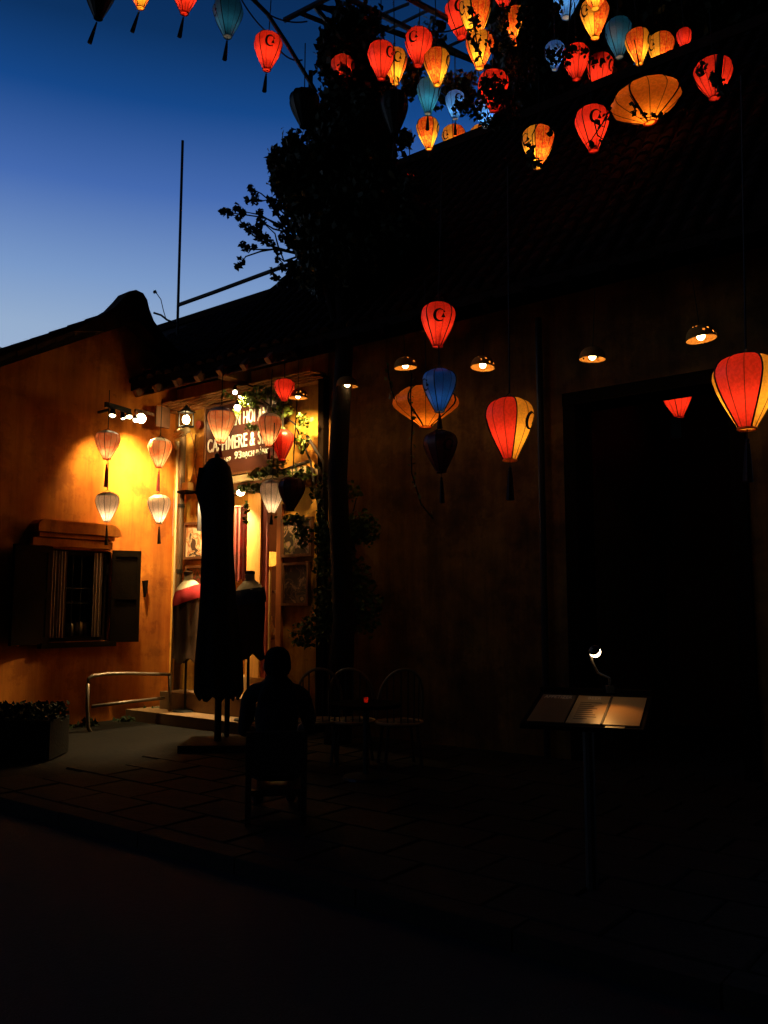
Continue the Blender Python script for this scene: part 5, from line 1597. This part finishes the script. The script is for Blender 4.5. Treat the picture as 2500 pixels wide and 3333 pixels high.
# ------------------------------------------------------------------ seated person
def person():
    d = 6.0
    hx = P(905, 1985, d).x
    head_top = P(905, 2108, d).z
    f = Frame((hx, d, 0), math.radians(8))
    t = bpy.data.objects.new('person', None); COL.objects.link(t); t.location = (hx, d, .1); t.rotation_euler = (0, 0, f.a)
    t['label'] = 'person in dark clothes sitting with their back turned, seen as a silhouette'; t['category'] = 'person'
    zt = head_top - .1                     # local height of the head top above the pavement
    hc = zt - .115
    neck = zt - .225; sho = zt - .285; hip = sho - .52
    V_, E_, R_ = [], [], []

    def vtx(p, r):
        V_.append(p); R_.append(r if isinstance(r, tuple) else (r, r)); return len(V_) - 1

    def edge(a, b):
        E_.append((a, b))
    pel = vtx((0, -.02, hip), (.15, .12)); wst = vtx((0, -.03, hip + .16), (.13, .10)); ch = vtx((0, -.01, hip + .36), (.18, .12)); up = vtx((0, .0, sho + .01), (.115, .09))
    nk = vtx((0, .01, neck + .01), .066); hd0 = vtx((0, .025, neck + .07), (.062, .07)); hd1 = vtx((0, .02, hc + .015), (.076, .092)); hd2 = vtx((0, .012, zt - .06), (.066, .08))
    for a, b in ((pel, wst), (wst, ch), (ch, up), (up, nk), (nk, hd0), (hd0, hd1), (hd1, hd2)):
        edge(a, b)
    for s in (-1, 1):
        s0 = vtx((s * .185, .0, sho - .025 - (.02 if s > 0 else 0)), .066); e0 = vtx((s * .222 + (.02 if s > 0 else 0), .05 + (.05 if s > 0 else 0), sho - .29), .044); w0_ = vtx((s * .14, .28, sho - .30), .029); h0 = vtx((s * .11, .36, sho - .30), (.034, .020))
        for a, b in ((up, s0), (s0, e0), (e0, w0_), (w0_, h0)):
            edge(a, b)
        for k in range(4):
            b_ = vtx((s * .11 + (k - 1.5) * .017, .40, sho - .297), .0085); c_ = vtx((s * .11 + (k - 1.5) * .019, .435 - abs(k - 1.4) * .006, sho - .305), .0075); g_ = vtx((s * .11 + (k - 1.5) * .019, .455 - abs(k - 1.4) * .01, sho - .322), .007)
            edge(h0, b_); edge(b_, c_); edge(c_, g_)
        th = vtx((s * .11 - s * .036, .375, sho - .305), .010); th2 = vtx((s * .11 - s * .05, .405, sho - .315), .008); edge(h0, th); edge(th, th2)
        l0_ = vtx((s * .10, .06, hip - .02), .088); k0 = vtx((s * .13, .42, hip + .02), .062); a0 = vtx((s * .12, .40, .09), .04); f0 = vtx((s * .12, .42, .045), .042); f1 = vtx((s * .13, .54, .03), (.036, .026))
        for a, b in ((pel, l0_), (l0_, k0), (k0, a0), (a0, f0), (f0, f1)):
            edge(a, b)
    me = bpy.data.meshes.new('body'); me.from_pydata(V_, E_, [])
    o = bpy.data.objects.new('body', me); COL.objects.link(o)
    sm = o.modifiers.new('s', 'SKIN'); sm.use_smooth_shade = True
    for i, r in enumerate(R_):
        me.skin_vertices[0].data[i].radius = r
        me.skin_vertices[0].data[i].use_root = (i == 0)
    ss = o.modifiers.new('d', 'SUBSURF'); ss.levels = 2; ss.render_levels = 2
    dg = bpy.context.evaluated_depsgraph_get()
    m2 = bpy.data.meshes.new_from_object(o.evaluated_get(dg)); m2.name = 'body'
    bpy.data.objects.remove(o)
    for m_ in (skin, shirt, trouser):
        m2.materials.append(m_)
    from mathutils import noise as mnoise
    for v in m2.vertices:
        co = v.co
        if co.z < neck + .03:
            f_ = mnoise.noise(Vector((co.x * 14, co.y * 14, co.z * 9))) * .012 + mnoise.noise(Vector((co.x * 5, co.y * 5, co.z * 22))) * .007
            if not (abs(co.x) > .07 and co.y > .22 and co.z > hip + .1):
                v.co = co + v.normal * f_
    for p in m2.polygons:
        c = p.center
        arm = abs(c.x) > .07 and c.y > .19 and c.z > hip + .12
        if (c.z > neck + .045 and c.y > -.02) or c.z > neck + .07 or arm:
            p.material_index = 0
        elif c.z > hip + .02 and c.y < .3:
            p.material_index = 1
        else:
            p.material_index = 2
        if c.z < .1:
            p.material_index = 2
        p.use_smooth = True
    b = bpy.data.objects.new('body', m2); COL.objects.link(b); b.parent = t

    def sub(name, mb, m, par=t):
        mb.smooth = True
        return link_mesh(name, mb.mesh(name), m, par)
    q = MB(); prof = [(.082, -.075), (.094, -.04), (.098, 0), (.094, .04), (.076, .08), (.045, .104), (.006, .112)]
    q.lathe(prof, (0, .0, hc + .012), 40, sx=.92, sy=1.06, pleat=.03, npl=13)
    q.v = [(x, y - .012 - (.02 if z < hc - .02 else 0), z) for x, y, z in q.v]
    sub('hair', q, hairm)
    for s in (-1, 1):
        q = MB(); q.ball((0, 0, 0), .030, 10, 6, sz=1.0); q.v = [(s * .086 + v[0] * .35, .02 + v[1] * .6, hc - .015 + v[2] * 1.05) for v in q.v]; sub('ear', q, skin)
        q = MB(); q.ball((s * .032, .103, hc), .011, 8, 6); sub('eye', q, ceramic)
    q = MB(); q.add([(-.012, .105, hc + .01), (.012, .105, hc + .01), (0, .138, hc - .03), (-.018, .108, hc - .04), (.018, .108, hc - .04)], [(0, 1, 2), (0, 2, 3), (1, 4, 2), (3, 2, 4)]); sub('nose', q, skin)
    q = MB(); q.tube([(-.022, .104, hc - .065), (0, .110, hc - .064), (.022, .104, hc - .065)], .006, 6); sub('mouth', q, red_c)
    return hx, d, hip, f


hx, pd, hip, pf = person()
t = Thing('cafe_chair', 'dark chair under the seated person', 'chair', Frame((hx, pd, .1), pf.a), (0, 0, 0))
sz = hip - .115
q = MB(); q.box(-.2, .2, -.16, .26, sz - .04, sz); t.part('seat', q, rattan)
q = MB(); q.box(-.2, .2, -.21, -.165, sz + .10, sz + .38); t.part('backrest', q, rattan)
for x in (-.18, .18):
    q = MB(); q.box(x - .018, x + .018, -.205, -.168, 0, sz + .098); t.part('leg', q, rattan)
    q = MB(); q.box(x - .018, x + .018, .22, .255, 0, sz - .042); t.part('leg', q, rattan)

# ------------------------------------------------------------------ menu stand with a clip lamp
o_ = P(1958, 2358, 4.3)
ud = Vector((.93, -.37, 0)); vd = Vector((.37, .93, .21))
ms = Thing('menu_stand', 'dark menu stand with opened menu pages under a small lamp', 'menu stand', WORLD, (o_.x, o_.y + .2, 0.0))
nd = ud.cross(vd).normalized()


def mp_(u, v, h=0.0):
    return o_ + ud * u + vd * v + nd * h


def slab(u0, u1, v0, v1, h0, h1):
    q = MB(); vs = [mp_(u, v, h) for u in (u0, u1) for v in (v0, v1) for h in (h0, h1)]
    q.add(vs, [(0, 1, 3, 2), (4, 6, 7, 5), (0, 4, 5, 1), (2, 3, 7, 6), (0, 2, 6, 4), (1, 5, 7, 3)]); return q


ms.part('board', slab(-.40, .20, -.03, .50, -.03, -.006), blackwood)
ms.part('back_lip', slab(-.40, .20, .50, .52, -.03, .02), blackwood)
ms.part('page', slab(.006, .178, 0, .44, -.004, .001), paper)
ms.part('page', slab(-.176, -.006, 0, .44, -.004, .001), paper)
ms.part('page', slab(-.37, -.186, 0, .44, -.004, .001), mat('menu_dark_page', (.06, .035, .02), .35, bump=.05))
ms.part('fold', slab(-.0055, .0055, -.005, .445, -.004, .006), ink)
ms.part('curled_corner', slab(.02, .11, -.028, -.004, -.01, -.004), paper)
q = MB(); a = mp_(-.1, .22, -.03); q.tube([(a.x, a.y, .02), (a.x, a.y, a.z)], .03, 10); ms.part('post', q, black)
q = MB(); q.lathe([(.22, .001), (.21, .025), (.04, .04)], (a.x, a.y, 0.004), 18, cap=True); ms.part('foot', q, black)


def menu_text(txt, u0, u1, v, h, m):
    me = text_mesh(txt, .012)
    co = np.empty(len(me.vertices) * 3); me.vertices.foreach_get('co', co); co = co.reshape(-1, 3)
    x0, x1 = co[:, 0].min(), co[:, 0].max()
    vs = [tuple(mp_(u0 + (c[0] - x0) / (x1 - x0) * (u1 - u0), v + c[1] / .73 * h, .0025 + c[2] * .02) - ms.base) for c in co]
    me.vertices.foreach_set('co', np.array(vs).reshape(-1)); me.update(); me.materials.clear(); me.materials.append(m); me.name = 'lettering'
    o = bpy.data.objects.new('lettering', me); COL.objects.link(o); o.parent = ms.e


menu_text('APPETIZER', -.355, -.205, .375, .05, inkpale)
menu_text('BEER', -.12, -.05, .375, .045, inkpale)
for k in range(9):
    q = slab(-.15, -.15 + random.uniform(.06, .12), .32 - k * .032, .326 - k * .032, .0012, .0022); ms.part('print_line', q, ink)
# clip lamp
bp_ = mp_(-.02, .51, .02)
hd = P(1937, 2121, 4.62)
cl = Thing('clip_lamp', 'small gooseneck clip lamp with a white bulb over the menus', 'lamp', WORLD, bp_)
q = MB(); q.tube([bp_, bp_ + Vector((.0, 0, .06)), P(1946, 2190, 4.7), P(1928, 2155, 4.66), P(1922, 2128, 4.64)], .007, 6); cl.part('neck', q, bare, smooth=True)
q = MB(); q.obox(bp_, Vector((.02, 0, 0)), Vector((0, .025, 0)), Vector((0, 0, .02))); cl.part('clip', q, black)
q = MB(); q.ball(hd, .030, 18, 12); cl.part('bulb', q, emit('clip_lamp_bulb', (1, .78, .46), 14), smooth=True)
axis = Vector((-.42, -.62, .52)).normalized(); u = axis.orthogonal().normalized(); w = axis.cross(u)
q = MB(); n = 18; vs = []
for j in range(6):
    a_ = math.radians(8 + 58 * j / 5)
    for k in range(n):
        b_ = 2 * math.pi * k / n
        vs.append(hd + (axis * math.cos(a_) + (u * math.cos(b_) + w * math.sin(b_)) * math.sin(a_)) * .034)
q.add(vs, [(j * n + k, j * n + (k + 1) % n, (j + 1) * n + (k + 1) % n, (j + 1) * n + k) for j in range(5) for k in range(n)] + [tuple(range(n))])
cl.part('shade', q, black, smooth=True)
spot('page_beam', hd + Vector((.01, -.02, -.036)), mp_(.045, .16), 4.5, 64, (1, .44, .09), .95, .02, parent=cl.e)
